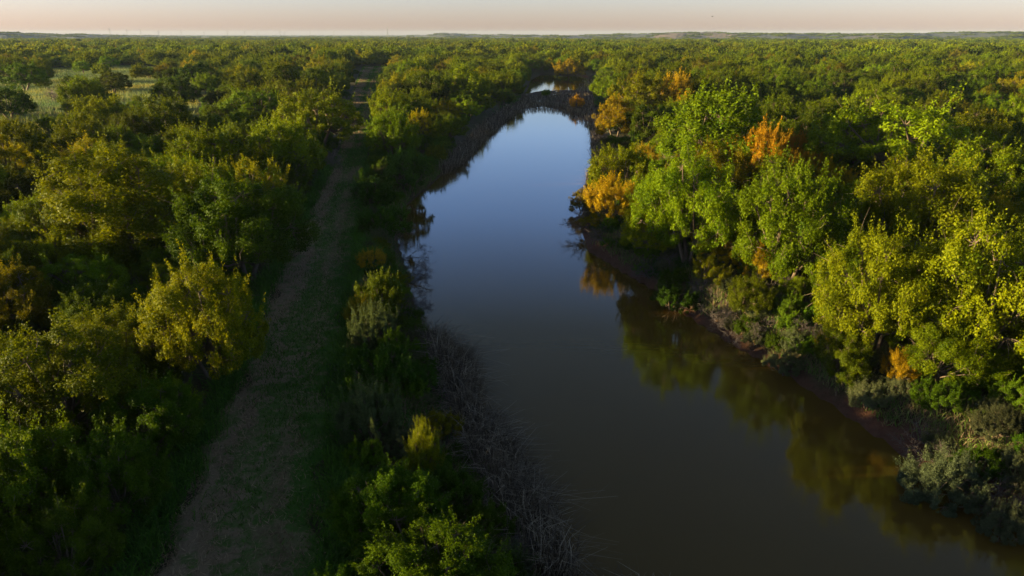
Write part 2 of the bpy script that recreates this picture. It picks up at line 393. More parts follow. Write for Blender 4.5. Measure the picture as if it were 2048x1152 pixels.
# meadow in the clearing
q = in_poly(CLEAR, 80000, 14); q2 = in_poly(np.array([(-260., 110.), (-260., 420.), (250., 420.), (60., 110.)]), 90000, 17)
q2 = q2[(wob(q2[:, 0], q2[:, 1], 24.0) > np.where(q2[:, 0] < -40, .85, 1.2)) & (sdist(CH, q2[:, 0], q2[:, 1]) > 4)]; q = np.concatenate([q, q2]); z_ = height(q[:, 0], q[:, 1])
wv = np.clip(0.45 + 0.35 * wob(q[:, 0], q[:, 1], 7) + rng.normal(0, 0.1, len(q)), 0, 1)
me = blades('meadow_grass', np.c_[q, z_], rng.uniform(0.7, 1.5, len(q)), 0.15, 0.4, wv, M['meadow'], seed=15)
tag(link('meadow_grass', me), 'sunlit green and yellow meadow grass in the clearing', 'grass', None, 'stuff')

# ------------------------------------------------------------------ dry reeds standing in the shallows
def reed_zone(px, n, z=0.0, seed=1):
    poly = np.array([at(*p_, z) for p_ in px]); q = in_poly(poly, n, seed)
    w = wob(q[:, 0], q[:, 1], 0.8) + 0.6 * wob(q[:, 0], q[:, 1], 2.4); r = np.random.default_rng(seed)
    return q[w > r.uniform(-1.1, 0.8, len(q))]
zones = [
    ([(855,700),(880,695),(935,720),(965,800),(985,860),(940,880),(895,800)], 5600, (1.7, 3.2)),
    ([(900,830),(980,830),(1040,930),(1085,1000),(1130,1090),(1170,1170),(1090,1200),(1010,1080),(950,960)], 11000, (1.2, 2.8)),
    ([(1140,1160),(1220,1165),(1350,1185),(1340,1290),(1100,1290)], 1600, (0.7, 1.6)),
    ([(895,350),(925,330),(950,305),(975,275),(1010,245),(1035,228),(1010,222),(960,262),(915,310),(880,350)], 9000, (1.8, 3.4)),
    ([(1030,228),(1085,222),(1130,229),(1160,245),(1195,270),(1190,215),(1100,212),(1020,222)], 3600, (1.0, 2.2)),
    ([(1195,250),(1205,300),(1200,345),(1185,340),(1183,290),(1180,252)], 1800, (1.6, 3.0)),
    ([(1172,350),(1192,345),(1192,372),(1175,372)], 260, (1.5, 2.6)),
    ([(1000,228),(1085,216),(1180,222),(1195,188),(1130,186),(1050,192)], 3800, (0.5, 1.3)),
    ([(1150,186),(1190,186),(1185,158),(1165,160)], 1500, (0.8, 2.0)),
]
PP = []; HH = []
for k, (px, n, (h0, h1)) in enumerate(zones):
    q = reed_zone(px, n, 0.0, 30 + k); PP.append(q); HH.append(rng.uniform(h0, h1, len(q)) * rng.uniform(0.55, 1, len(q)))
q = bank_pts(np.array(LBw), 3500, -1.2, 0.8, 17, 110, 41, -1)
ln_ = np.array(LBw)[np.argsort(np.array(LBw)[:, 1])]
PP = np.concatenate(PP); HH = np.concatenate(HH)
z_ = np.maximum(height(PP[:, 0], PP[:, 1]), -0.6)
me = blades('reeds', np.c_[PP, z_], HH + 0.5, 0.030 + PP[:, 1] * 0.00028, 0.24, rng.uniform(0, 1, len(PP)) ** 1.4, M['reed'], 2, 0.9, seed=16)
tag(link('reeds', me), 'dry brown reeds standing in the creek shallows', 'reeds', None, 'stuff')

# ------------------------------------------------------------------ tree crowns
def leaf_mesh(name, P, Nn, ln, asp, tint, mats, r):
    n = len(P)
    a = nrm(np.cross(Nn, nrm(r.normal(size=(n, 3))))); b = np.cross(Nn, a)
    ln = np.broadcast_to(ln, n)[:, None]; w = ln * asp
    V = np.stack([P - a * ln / 2, P + b * w / 2 - a * ln * .05, P + a * ln / 2, P - b * w / 2 - a * ln * .05], 1).reshape(-1, 3)
    return new_mesh(name, V, np.arange(4 * n).reshape(-1, 4), mats, tint)

def crown_parts(seed, R=3.2, H=5.2, base=0.9, nl=26, sub=8, nleaf=36000, leaf=0.14, asp=0.6, shoots=0.3, flat=1.0, style='round', matl='elm', branches=True):
    r = np.random.default_rng(seed)
    zc = base + (H - base) * 0.42; Rz = (H - zc)
    ph = r.uniform(0, 6.28, 4)
    lobes = []
    tries = 0
    while len(lobes) < nl and tries < nl * 30:
        tries += 1
        d = r.normal(size=3); d /= np.linalg.norm(d)
        if d[2] < -0.45: continue
        th = math.atan2(d[1], d[0]); k = 1 + 0.2 * sin(2 * th + ph[0]) + 0.13 * sin(3 * th + ph[1]) + 0.1 * sin(5 * th + ph[2])
        rz = Rz if d[2] > 0 else (zc - base) * 1.0
        lr = R * r.uniform(0.2, 0.36)
        u = r.uniform(0.75, 1.0) if r.uniform() < 0.85 else r.uniform(0.3, 0.6)
        c = np.array([d[0] * (R - lr * .8) * k * u, d[1] * (R - lr * .8) * k * u, zc + d[2] * (rz - lr * 0.6) * u * (1 + 0.12 * sin(4 * th + ph[3]))])
        if any(np.linalg.norm((c - q_[0])) < 0.62 * (lr + q_[1]) for q_ in lobes): continue
        lobes.append((c, lr, d))
    subs = []
    for c, lr, d in lobes:
        m_ = max(3, int(sub * r.uniform(0.7, 1.3)))
        dd = nrm(r.normal(size=(m_, 3)) + d * 0.9 + np.array([0, 0, .25]))
        for e in dd: subs.append((c + e * lr * r.uniform(.55, .95), lr * r.uniform(.32, .55), e, c))
    C = np.array([s_[0] for s_ in subs]); RR = np.array([s_[1] for s_ in subs]) * (0.8 if style == 'plume' else 1.0); E = np.array([s_[2] for s_ in subs])
    wgt = RR ** 2; cnt = r.multinomial(nleaf, wgt / wgt.sum()); idx = np.repeat(np.arange(len(subs)), cnt); n = len(idx)
    d = nrm(r.normal(size=(n, 3)) + E[idx] * 0.55)
    rad = RR[idx] * (0.35 + 0.65 * r.uniform(0, 1, n) ** 0.5) * (1 + 0.12 * r.normal(size=n))
    P = C[idx] + d * rad[:, None] * np.array([1, 1, 0.85 * flat])
    Nn = nrm(d * 0.6 + E[idx] * 0.4 + np.array([0, 0, .35]) + r.normal(size=(n, 3)) * 0.55)
    tn = np.clip(r.uniform(0, 1, len(subs))[idx] * 0.5 + r.uniform(0, 0.6, n), 0, 1)
    LP, LN, LT, LL = [P], [Nn], [tn], [(0.55 + 0.9 * r.uniform(0, 1, n) ** 1.3) * leaf]
    # leafy shoots that stand out of the crown
    sh = []
    for s_ in subs:
        if s_[2][2] > -0.1 and r.uniform() < shoots:
            for _ in range(r.integers(1, 4) if style != 'plume' else r.integers(3, 7)):
                dr = nrm(s_[2] * (0.6 if style != 'plume' else 0.5) + np.array([0, 0, 0.9 if style != 'plume' else 1.2]) + r.normal(size=3) * 0.28)
                l = r.uniform(0.5, 1.35) * R / 3.2 * (1.0 if style != 'plume' else 1.35)
                sh.append((s_[0] + s_[2] * s_[1] * 0.5, dr, l))
    if sh:
        m_ = max(6, int(5.0 * 1.0 / leaf * 0.75)); 
        S0 = np.array([x[0] for x in sh]); SD = np.array([x[1] for x in sh]); SL = np.array([x[2] for x in sh])
        t = r.uniform(0, 1, (len(sh), m_)); off = r.normal(size=(len(sh), m_, 3)) * ((0.11 if style != 'plume' else 0.13) * R / 3.2 * (1.25 - t))[..., None]
        P = (S0[:, None] + SD[:, None] * (SL[:, None] * t)[..., None] + off).reshape(-1, 3)
        LP.append(P); LN.append(nrm(off.reshape(-1, 3) * 6 + r.normal(size=P.shape) * .5 + np.array([0, 0, .4]))); LT.append(np.clip(r.uniform(.35, 1.0, len(P)), 0, 1)); LL.append(r.uniform(.7, 1.2, len(P)) * leaf)
    P = np.concatenate(LP); Nn = np.concatenate(LN); tn = np.concatenate(LT); ll = np.concatenate(LL)
    ok = P[:, 2] > 0.03
    cm = leaf_mesh('crown', P[ok], Nn[ok], ll[ok], asp, tn[ok], [M[matl]], r)
    tb = Tubes(5 if branches else 4)
    fork = np.array([r.normal() * .15, r.normal() * .15, base + 0.12 * H])
    nst = 3 if base < 0.6 else 2
    stems = []
    for k in range(nst):
        a = k * 2 * pi / nst + r.uniform(-.5, .5)
        b0 = np.array([cos(a) * .12, sin(a) * .12, -0.3]); top = fork + np.array([cos(a), sin(a), 0.4]) * R * 0.22
        tb.add([b0, b0 * .6 + top * .4 + r.normal(size=3) * .06, top], np.array([.17, .13, .10]) * R / 3.2); stems.append(top)
    for c, lr, d in lobes:
        s0 = min(stems, key=lambda t: np.linalg.norm(t - c)); md = s0 * .5 + c * .5 + np.array([0, 0, -.18 * R * .4]) + r.normal(size=3) * .12
        tb.add([s0, md, c], np.array([.085, .055, .03]) * R / 3.2)
    if branches:
        for s_ in subs:
            tb.add([s_[3], s_[3] * .5 + s_[0] * .5 + r.normal(size=3) * .05, s_[0]], np.array([.028, .02, .008]) * R / 3.2)
            if r.uniform() < .22:
                e_ = s_[2] + r.normal(size=3) * .35
                tb.add([s_[0], s_[0] + e_ * s_[1] * .9, s_[0] + e_ * s_[1] * 1.5 + r.normal(size=3) * .08], np.array([.014, .010, .004]) * R / 3.2)
    return cm, tb.mesh('trunk', M['bark'])

def bare_mesh(seed, H=3.0, spread=0.8, depth=5, kids=3, matl='twig', stems=5, r0=0.07, up=0.35, droop=0.0, nmax=2600, fine=1.0):
    r = np.random.default_rng(seed); tb = Tubes(3)
    q = []
    for k in range(stems):
        a = r.uniform(0, 2 * pi); d = nrm(np.array([cos(a) * spread, sin(a) * spread, r.uniform(.4, 1.0)]))
        q.append((np.array([r.normal() * .1, r.normal() * .1, -.1]), d, H * r.uniform(.28, .45), r0, 0))
    c = 0
    while q and c < nmax:
        p0, d, l, ra, dp = q.pop(0); c += 1
        b = nrm(d + r.normal(size=3) * .25); p1 = p0 + d * l * .5; p2 = p1 + nrm(b + np.array([0, 0, -droop * dp])) * l * .5
        tb.add([p0, p1, p2], [ra, ra * .8, ra * .55])
        if dp < depth:
            for _ in range(kids if r.uniform() < .7 else kids + 1):
                nd = nrm(b + r.normal(size=3) * .5 + np.array([0, 0, up * .3 - droop * .12 * dp]))
                q.append((p0 + (p2 - p0) * r.uniform(.45, 1), nd, l * r.uniform(.55, .85), max(ra * .55, .006 * fine), dp + 1))
    return tb.mesh('branches', M[matl])

LODS = {'near': dict(nleaf=68000, leaf=0.096, branches=True), 'mid': dict(nleaf=24000, leaf=0.155, branches=True), 'far': dict(nleaf=4200, leaf=0.36, branches=False)}
SPEC = {
    'elm': dict(matl='elm', R=3.3, H=5.2, base=0.35, nl=38, sub=10, shoots=0.45, asp=0.62),
    'mesquite': dict(matl='mesquite', R=3.4, H=4.4, base=0.7, nl=46, sub=10, shoots=0.12, asp=0.42, flat=0.75),
    'gold': dict(matl='gold', R=3.0, H=4.6, base=0.6, nl=26, shoots=0.3, asp=0.45),
    'saltcedar': dict(matl='saltcedar', R=1.9, H=3.4, base=0.25, nl=18, shoots=1.0, asp=0.24, style='plume'),
    'tamarisk': dict(matl='tamarisk', R=1.9, H=2.4, base=0.2, nl=20, shoots=0.6, asp=0.25, style='plume'),
    'bush': dict(matl='bush', R=1.8, H=2.4, base=0.15, nl=22, shoots=0.45, asp=0.5),
}
NV = {'elm': (5, 4, 4), 'mesquite': (3, 3, 3), 'gold': (2, 2, 2), 'saltcedar': (3, 2, 1), 'tamarisk': (2, 1, 1), 'bush': (3, 2, 2)}
CROWN = {}
for sp, kw in SPEC.items():
    for li, lod in enumerate(('near', 'mid', 'far')):
        k2 = dict(kw); k2.update(LODS[lod])
        small = kw['R'] < 2.5
        if small: k2['nleaf'] = int(k2['nleaf'] * 0.5); k2['leaf'] *= 0.85
        if kw['asp'] < 0.3: k2['nleaf'] = int(k2['nleaf'] * 2.2); k2['leaf'] *= 1.1
        if sp == 'mesquite': k2['nleaf'] = int(k2['nleaf'] * 1.35)
        CROWN[sp, lod] = [crown_parts(100 * hash_ + v * 7 + 1, **k2) for hash_ in [sum(map(ord, sp))] for v in range(NV[sp][li])]

NAMES = {'elm': ('elm_tree', 'elm tree'), 'mesquite': ('mesquite_tree', 'mesquite tree'), 'gold': ('golden_tree', 'golden tree'),
         'saltcedar': ('saltcedar', 'saltcedar'), 'tamarisk': ('tamarisk', 'tamarisk'), 'bush': ('bush', 'bush')}
GROUPS = {'elm': 'elm trees of the creek woodland', 'mesquite': 'mesquite trees of the creek woodland', 'gold': 'golden leaved trees of the woodland',
          'saltcedar': 'orange saltcedars among the trees', 'tamarisk': 'grey green tamarisk shrubs', 'bush': 'green bushes of the banks and wood'}
BASE = {k: v['R'] for k, v in SPEC.items()}; BASEH = {k: v['H'] for k, v in SPEC.items()}

trees = []   # dicts: x, y, R, H, sp, color, label
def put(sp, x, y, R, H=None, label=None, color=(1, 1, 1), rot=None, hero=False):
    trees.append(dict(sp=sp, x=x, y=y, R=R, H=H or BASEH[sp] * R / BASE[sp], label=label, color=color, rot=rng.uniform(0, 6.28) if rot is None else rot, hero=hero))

def hero(sp, px, py, wpx, hf=1.0, label=None, color=(1, 1, 1)):
    """crown centre and crown width in the photo"""
    zc = 3.5
    for _ in range(4):
        x, y = at(px, py, zc); _, _, d = proj(x, y, zc); R = wpx / 2 * d / F
        H = BASEH[sp] * R / BASE[sp] * hf; zc = 1.3 + H * 0.55
    put(sp, x, y, R, H, label, color, hero=True)

# ---- trees one can pick out in the photograph
B = 1.0
hero('elm', 412, 640, 215, 1.45, 'tall yellow-green elm with upright sunlit shoots standing beside the mown track', (1.15, 1.1, 1))
hero('elm', 480, 450, 250, 1.05, 'wide dense dark green elm at the track, behind the tall sunlit elm', (.7, .85, 1))
hero('elm', 225, 400, 320, 0.85, 'very broad flat-topped elm with sunlit crown in the shaded wood', (1.06, 1.08, 1))
hero('elm', 420, 320, 150, 1.05, 'sunlit elm with ragged sprays above the broad flat-topped elm', (1.06, 1.08, 1))
hero('mesquite', 632, 235, 170, 1.0, 'large olive brown mesquite dome leaning to the narrow end of the track', (1.1, 1, 1))
hero('mesquite', 505, 212, 118, 0.85, 'olive dome-shaped mesquite beside the larger one near the track')
hero('elm', 330, 240, 120, 0.95, 'bright yellow-green rounded elm below the meadow clearing', (1.2, 1.1, 1))
hero('elm', 205, 235, 110, 0.9, 'yellow-green elm at the bottom edge of the meadow clearing', (1.15, 1.1, 1))
hero('elm', 575, 305, 140, 1.15, 'dark elm with upright shoots overhanging the shaded track', (.9, 1, 1))
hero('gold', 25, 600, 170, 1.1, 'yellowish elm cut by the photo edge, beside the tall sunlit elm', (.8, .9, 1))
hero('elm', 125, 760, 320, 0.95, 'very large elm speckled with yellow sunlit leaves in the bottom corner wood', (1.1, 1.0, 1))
hero('elm', 235, 945, 200, 1.2, 'tall shaded elm next to the track in the bottom corner wood', (.7, .9, 1))  # added tall so its shadow darkens the bushy elm on the bank
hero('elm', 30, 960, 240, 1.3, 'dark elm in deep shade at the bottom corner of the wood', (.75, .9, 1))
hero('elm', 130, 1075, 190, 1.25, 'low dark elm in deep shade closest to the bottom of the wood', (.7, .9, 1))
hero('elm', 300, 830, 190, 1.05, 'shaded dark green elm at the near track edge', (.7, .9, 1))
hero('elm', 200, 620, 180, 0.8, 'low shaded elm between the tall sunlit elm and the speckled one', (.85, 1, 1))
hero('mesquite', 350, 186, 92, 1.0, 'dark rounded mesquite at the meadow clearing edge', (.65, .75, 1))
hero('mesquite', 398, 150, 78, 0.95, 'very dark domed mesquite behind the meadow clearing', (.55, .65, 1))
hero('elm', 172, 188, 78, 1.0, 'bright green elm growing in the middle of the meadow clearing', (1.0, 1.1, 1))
hero('mesquite', 225, 163, 70, 0.95, 'round olive mesquite standing alone in the meadow clearing')
hero('mesquite', 45, 150, 90, 0.9, 'flat-topped dark mesquite at the clearing by the photo edge', (.7, .85, 1))
hero('elm', 105, 258, 100, 0.75, 'rounded green elm at the lower end of the meadow clearing')
hero('gold', 1166, 378, 60, 1.0, 'small golden tree at the water beside the jutting branch tangle', (1, .9, 1))
hero('elm', 12, 205, 90, 0.9, 'very dark green tree at the photo edge below the flat-topped mesquite', (.55, .75, 1))
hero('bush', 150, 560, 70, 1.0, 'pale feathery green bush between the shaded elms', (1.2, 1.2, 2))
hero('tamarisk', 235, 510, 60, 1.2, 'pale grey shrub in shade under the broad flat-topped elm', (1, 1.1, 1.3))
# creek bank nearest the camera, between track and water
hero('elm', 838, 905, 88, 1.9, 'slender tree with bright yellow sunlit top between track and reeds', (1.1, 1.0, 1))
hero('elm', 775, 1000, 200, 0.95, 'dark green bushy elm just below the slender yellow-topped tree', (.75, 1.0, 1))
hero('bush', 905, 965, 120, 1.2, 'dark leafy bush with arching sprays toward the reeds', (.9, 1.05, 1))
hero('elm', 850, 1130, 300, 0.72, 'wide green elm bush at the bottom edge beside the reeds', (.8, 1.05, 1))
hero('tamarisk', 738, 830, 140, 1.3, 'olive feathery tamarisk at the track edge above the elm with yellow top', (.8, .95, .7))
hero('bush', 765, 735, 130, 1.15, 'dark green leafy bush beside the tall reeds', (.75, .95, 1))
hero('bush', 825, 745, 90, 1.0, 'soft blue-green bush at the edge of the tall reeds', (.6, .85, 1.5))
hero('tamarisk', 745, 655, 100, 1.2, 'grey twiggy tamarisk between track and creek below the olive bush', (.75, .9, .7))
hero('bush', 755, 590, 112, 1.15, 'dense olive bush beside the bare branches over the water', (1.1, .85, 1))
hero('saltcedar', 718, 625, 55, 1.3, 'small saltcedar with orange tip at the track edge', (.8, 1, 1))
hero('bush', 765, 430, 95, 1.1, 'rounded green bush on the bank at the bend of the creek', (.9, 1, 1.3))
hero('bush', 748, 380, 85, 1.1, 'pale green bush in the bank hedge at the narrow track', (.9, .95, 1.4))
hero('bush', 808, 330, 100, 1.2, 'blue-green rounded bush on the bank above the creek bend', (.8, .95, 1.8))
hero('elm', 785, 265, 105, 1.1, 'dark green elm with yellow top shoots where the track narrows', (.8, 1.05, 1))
hero('elm', 740 + 40, 215, 95, 0.95, 'bright yellow-green elm beside the sunlit patch of track', (1.25, 1.1, 1))
hero('gold', 890, 222, 60, 0.9, 'golden topped tree on the bank between track and far reeds')
hero('elm', 930, 170, 90, 1.1, 'tall green elm on the bank above the far reeds', (1, 1.1, 1))
# sunlit bank
hero('mesquite', 1790, 285, 250, 1.0, 'largest olive mesquite, a huge dome on the sunlit bank', (1.3, 1.15, 1))
hero('elm', 1430, 262, 250, 0.85, 'huge dark green elm behind the orange saltcedar on the sunlit bank', (.85, .95, 1))
hero('gold', 1232, 240, 105, 1.0, 'golden tree leaning over the far end of the creek', (1.15, .95, 1))
hero('gold', 1275, 190, 110, 1.0, 'olive gold tree behind the golden tree at the creek end', (.85, .95, 1))
hero('elm', 1245, 345, 125, 1.1, 'yellow-green elm leaning over the bend of the creek', (1.15, 1.1, 1))
hero('saltcedar', 1225, 405, 95, 1.0, 'bright orange saltcedar under the elm at the creek bend', (1, 1, 1))
hero('elm', 1385, 420, 205, 1.3, 'bright green rounded elm in the front row of the sunlit bank', (1.05, 1.15, 1))
hero('elm', 1585, 460, 225, 1.3, 'bright green elm below the orange saltcedar group', (.95, 1.2, 1))
hero('saltcedar', 1512, 328, 104, 1.35, 'brightest and largest orange saltcedar in the middle of the sunlit wood', (1.2, 1, 1))
hero('saltcedar', 1584, 316, 58, 1.5, 'thin twiggy orange saltcedar beside the brightest one', (1.2, .8, 1))
hero('saltcedar', 1616, 335, 56, 1.25, 'small orange saltcedar, middle of the three near the dark gap', (1.1, .9, 1))
hero('gold', 1652, 362, 80, 1.15, 'golden yellow rounded tree next to the orange saltcedars', (1.3, 1.1, 1))
hero('elm', 1830, 435, 270, 1.1, 'broad yellowish elm behind the foreground elm', (1.3, 1.1, 1))
hero('elm', 1770, 590, 250, 1.3, 'large yellow-green elm overhanging the red bank on the sunlit side', (1.15, 1.1, 1))
hero('elm', 1960, 600, 290, 1.3, 'largest yellow-green elm against the photo edge on the sunlit bank', (1.15, 1.1, 1))
hero('elm', 1970, 740, 150, 0.8, 'bright green low elm in the orange sunlit grass', (1.0, 1.2, 1))
hero('saltcedar', 1800, 745, 75, 1.0, 'orange saltcedar standing in for sunlit grass and stems under the large yellow-green elm', (1, .9, 1))  # its orange leaf colour stands for low sun on grass and stems
hero('elm', 1690, 690, 120, 1.2, 'small yellow-green elm at the foot of the large overhanging elm', (1.1, 1.0, 1))
hero('elm', 1880, 700, 170, 1.1, 'green elm between the orange saltcedar and the largest elm', (1.05, 1.05, 1))
hero('elm', 1480, 470, 120, 1.3, 'narrow green elm squeezed between the two bright green front row elms', (1.05, 1.05, 1))
hero('elm', 1500, 590, 90, 1.1, 'small dark elm rising from the grey brush below the front row elms', (.8, .85, 1))
hero('mesquite', 1600, 590, 100, 1.1, 'small olive mesquite beside the pale green upright shrub', (.85, .9, 1))
hero('gold', 1420, 545, 70, 1.1, 'small golden green tree at the bank behind the grey green waterline bush', (.75, .9, 1))
hero('elm', 1300, 455, 120, 1.2, 'green elm behind the orange saltcedar at the creek bend', (1.1, 1.05, 1))
hero('elm', 1680, 500, 130, 1.2, 'dark green elm filling the gap behind the large overhanging elm', (.75, .9, 1))
hero('elm', 1965, 300, 130, 0.95, 'yellow spray elm beside the huge olive mesquite', (1.3, 1.1, 1))
hero('saltcedar', 1435, 495, 85, 1.1, 'small orange-tipped saltcedar on the bank below the bright green elm', (1, 1, 1))
hero('saltcedar', 1518, 535, 80, 1.1, 'low orange-tipped saltcedar above the grey brush', (1, 1, 1))
hero('bush', 1580, 620, 62, 1.2, 'pale green upright bushy shrub above the red bank', (1.5, 1.3, 1.6))
hero('bush', 1350, 560, 90, 0.9, 'grey green bush at the waterline of the sunlit bank', (.8, .75, 1.6))
hero('tamarisk', 1900, 890, 170, 1.1, 'grey green tamarisk overhanging the water at the near corner', (.8, .85, .9))
hero('tamarisk', 2030, 975, 120, 1.1, 'grey tamarisk at the photo edge on the red bank', (.8, .85, .9))
hero('tamarisk', 1575, 690, 80, 0.8, 'grey tussock shrub on the red bank under the pale green shrub', (.9, .95, .9))
hero('gold', 1155, 195, 34, 1.0, 'small orange-gold bush standing in the far reed bed', (1.4, .9, 1))
hero('bush', 1092, 178, 18, 1.1, 'small bright green bush on the marsh between pond and far pool', (1.6, 1.4, .6))
hero('gold', 1140, 128, 55, .9, 'golden tree behind the far pool', (1.2, 1, 1))
hero('elm', 1962, 86, 34, 1.2, 'lone dark tree standing above the far canopy', (.6, .8, 1))
hero('saltcedar', 1350, 195, 80, 1.1, 'orange brown saltcedar beside the bare dead tree')

NHERO = len(trees)
PHANTOM = []
for t in trees:
    if t['sp'] in ('saltcedar', 'gold') or t['sp'] == 'mesquite':
        dd_ = math.hypot(t['x'], t['y']); k_ = 1 - (t['R'] + 2.2) / dd_
        PHANTOM.append((t['x'] * k_, t['y'] * k_, 1.6)); k_ = 1 - (t['R'] + 5) / dd_; PHANTOM.append((t['x'] * k_, t['y'] * k_, 1.2))

# ---- fill of the wood
def fill(n_try, ymin, ymax, xlim, rmin, rmax, seed, kinds, zone=None, tight=0.72):
    r = np.random.default_rng(seed)
    y = np.sqrt(r.uniform(max(ymin, 0) ** 2, ymax ** 2, n_try)) if ymin >= 0 else r.uniform(ymin, ymax, n_try)
    x = r.uniform(-1, 1, n_try) * (xlim(y))
    dch = sdist(CH, x, y); dp = sdist(PATH, x, y); dc = sdist(CLEAR, x, y)
    names = [k[0] for k in kinds]; pr = np.array([k[1] for k in kinds]); pr = pr / pr.sum()
    for i in range(n_try):
        R = r.uniform(rmin, rmax) * (1 + 0.12 * sin(x[i] * .05) )
        sp = names[r.choice(len(names), p=pr)]
        if BASE[sp] < 2.5: R = min(R, r.uniform(1.1, 2.1))
        if sp == 'saltcedar' and (x[i] < xmid(y[i]) or y[i] > 160 or r.uniform() < .3): sp = 'elm'
        strip_ = (x[i] > pathx(y[i])) and (x[i] < xmid(y[i]))
        if strip_ and y[i] < 75:
            R = min(R, r.uniform(0.9, 1.7)); sp = r.choice(['bush', 'bush', 'tamarisk', 'elm'])
        if dch[i] < (R * 0.62 + 0.5 if R > 1.7 or not x[i] > xmid(y[i]) else R * .35 + .2) or dp[i] < R * (1.08 if y[i] < 70 else .95) + 0.3: continue
        if inside(SUN_GAP, x[i], y[i]): continue
        if y[i] > 110 and wob(x[i], y[i], 24.0) > (0.85 if x[i] < -40 else 1.2): continue
        if dc[i] < R * 0.8 and r.uniform() < 0.97: continue
        rgt_ = x[i] > xmid(y[i])
        if rgt_ and dch[i] < 4.5 and BASE[sp] > 2.5 and y[i] < 75: R = min(R, 1.4); sp = r.choice(['bush', 'tamarisk', 'bush'])
        if y[i] < 10 and x[i] > -14 and R > 2.2: R = 2.2
        key = (int(x[i] // 10), int(y[i] // 10)); okk = True
        for a in (-1, 0, 1):
            for b in (-1, 0, 1):
                for (u, v, w_) in GRID.get((key[0] + a, key[1] + b), ()):
                    if (u - x[i]) ** 2 + (v - y[i]) ** 2 < (tight * (R + w_)) ** 2: okk = False; break
                if not okk: break
            if not okk: break
        if not okk: continue
        GRID.setdefault(key, []).append((x[i], y[i], R))
        g = 1 + 0.07 * wob(x[i], y[i], 14.0)
        br = r.choice([.62, .85, 1.0, 1.2], p=[.2, .3, .3, .2]) * r.uniform(.92, 1.08)
        hv = 1.0 if (y[i] < 48 and x[i] < pathx(y[i])) else 1.0
        put(sp, x[i], y[i], R, BASEH[sp] * (R / BASE[sp]) ** (.72 if R > BASE[sp] else 1) * r.uniform(.8, 1.25) * hv, None, (br * g, br * r.uniform(.95, 1.1), 1))
_l0 = at(715, 209, 1.2); SUN_GAP = np.array([_l0 + [0, -4.], _l0 + [0, 4.], _l0 + [-62, 5.5], _l0 + [-62, -4.5]])  # treeless gap cut in the wood so low sun reaches the track
GRID = {}
for t in trees: GRID.setdefault((int(t['x'] // 10), int(t['y'] // 10)), []).append((t['x'], t['y'], t['R'] * 0.9))
for ph_ in PHANTOM: GRID.setdefault((int(ph_[0] // 10), int(ph_[1] // 10)), []).append(ph_)
rb_ = np.random.default_rng(61); q_ = np.concatenate([bank_pts(np.array(RBw), 420, 0.35, 4.6, 14, 125, 62), bank_pts(np.array(LBw), 420, 0.9, 9, 14, 125, 63, -1)])
q_ = q_[sdist(PATH, q_[:, 0], q_[:, 1]) > 1.0]; NR_ = q_[:, 0] > xmid(q_[:, 1])
for k_ in range(len(q_)):
    R_ = rb_.uniform(.7, 1.35); ok_ = True
    for a in (-1, 0, 1):
        for b in (-1, 0, 1):
            for (u, v, w_) in GRID.get((int(q_[k_, 0] // 10) + a, int(q_[k_, 1] // 10) + b), ()):
                if (u - q_[k_, 0]) ** 2 + (v - q_[k_, 1]) ** 2 < (.62 * (R_ + min(w_, 1.6))) ** 2: ok_ = False
    if ok_:
        GRID.setdefault((int(q_[k_, 0] // 10), int(q_[k_, 1] // 10)), []).append((q_[k_, 0], q_[k_, 1], R_))
        sp_ = str(rb_.choice(['tamarisk', 'bush', 'bush', 'gold', 'saltcedar'], p=[.52, .17, .17, .09, .05] if NR_[k_] else [.14, .6, .2, .04, .02]))
        put(sp_, q_[k_, 0], q_[k_, 1], R_, BASEH[sp_] * R_ / BASE[sp_] * rb_.uniform(.7, 1.1), None, tuple(rb_.uniform(.55, .95) * (1 if NR_[k_] else 1.3) * np.array([1, 1.0, 1])))
MIX = [('elm', .50), ('mesquite', .32), ('gold', .09), ('saltcedar', .04), ('bush', .10)]
fill(5000, 8, 62, lambda y: y * 0.80 + 22, 2.0, 3.7, 21, MIX)
fill(6000, 62, 130, lambda y: y * 0.80 + 16, 2.6, 4.7, 25, MIX)
fill(5000, 8, 125, lambda y: y * 0.80 + 22, 1.2, 1.9, 22, [('bush', .5), ('elm', .27), ('mesquite', .1), ('saltcedar', .03), ('tamarisk', .1)])
fill(16000, 130, 470, lambda y: y * 0.80 + 12, 2.8, 6.0, 23, MIX, None, 0.80)
fill(2500, -25, 60, lambda y: 0 * y + 85, 2.4, 3.8, 24, MIX)

# ---- split: individuals (largest first) and the mass of the far wood
for t in trees:
    t['z'] = 0.0
zz = height(np.array([t['x'] for t in trees]), np.array([t['y'] for t in trees]))
for t, z in zip(trees, zz):
    t['z'] = float(z)
    u, v, d = proj(t['x'], t['y'], z + t['H'] * .7); rp = t['R'] * F / d
    u2, v2, _ = proj(t['x'], t['y'], z + t['H'])
    t['vis'] = (u + rp > 0) and (u - rp < 2048) and (v2 < 1152) and t['y'] > 6
    t['rp'] = float(rp); t['px'] = float(u); t['py'] = float(v)
CAP = {'elm': 300, 'mesquite': 260, 'gold': 80, 'saltcedar': 60, 'tamarisk': 110, 'bush': 200}
indiv = []; mass = []
for sp in SPEC:
    tl = [t for t in trees if t['sp'] == sp and t['vis']]; tl.sort(key=lambda t: (not t['hero'], -t['rp']))
    indiv += tl[:CAP[sp]]; mass += tl[CAP[sp]:] + [t for t in trees if t['sp'] == sp and not t['vis']]

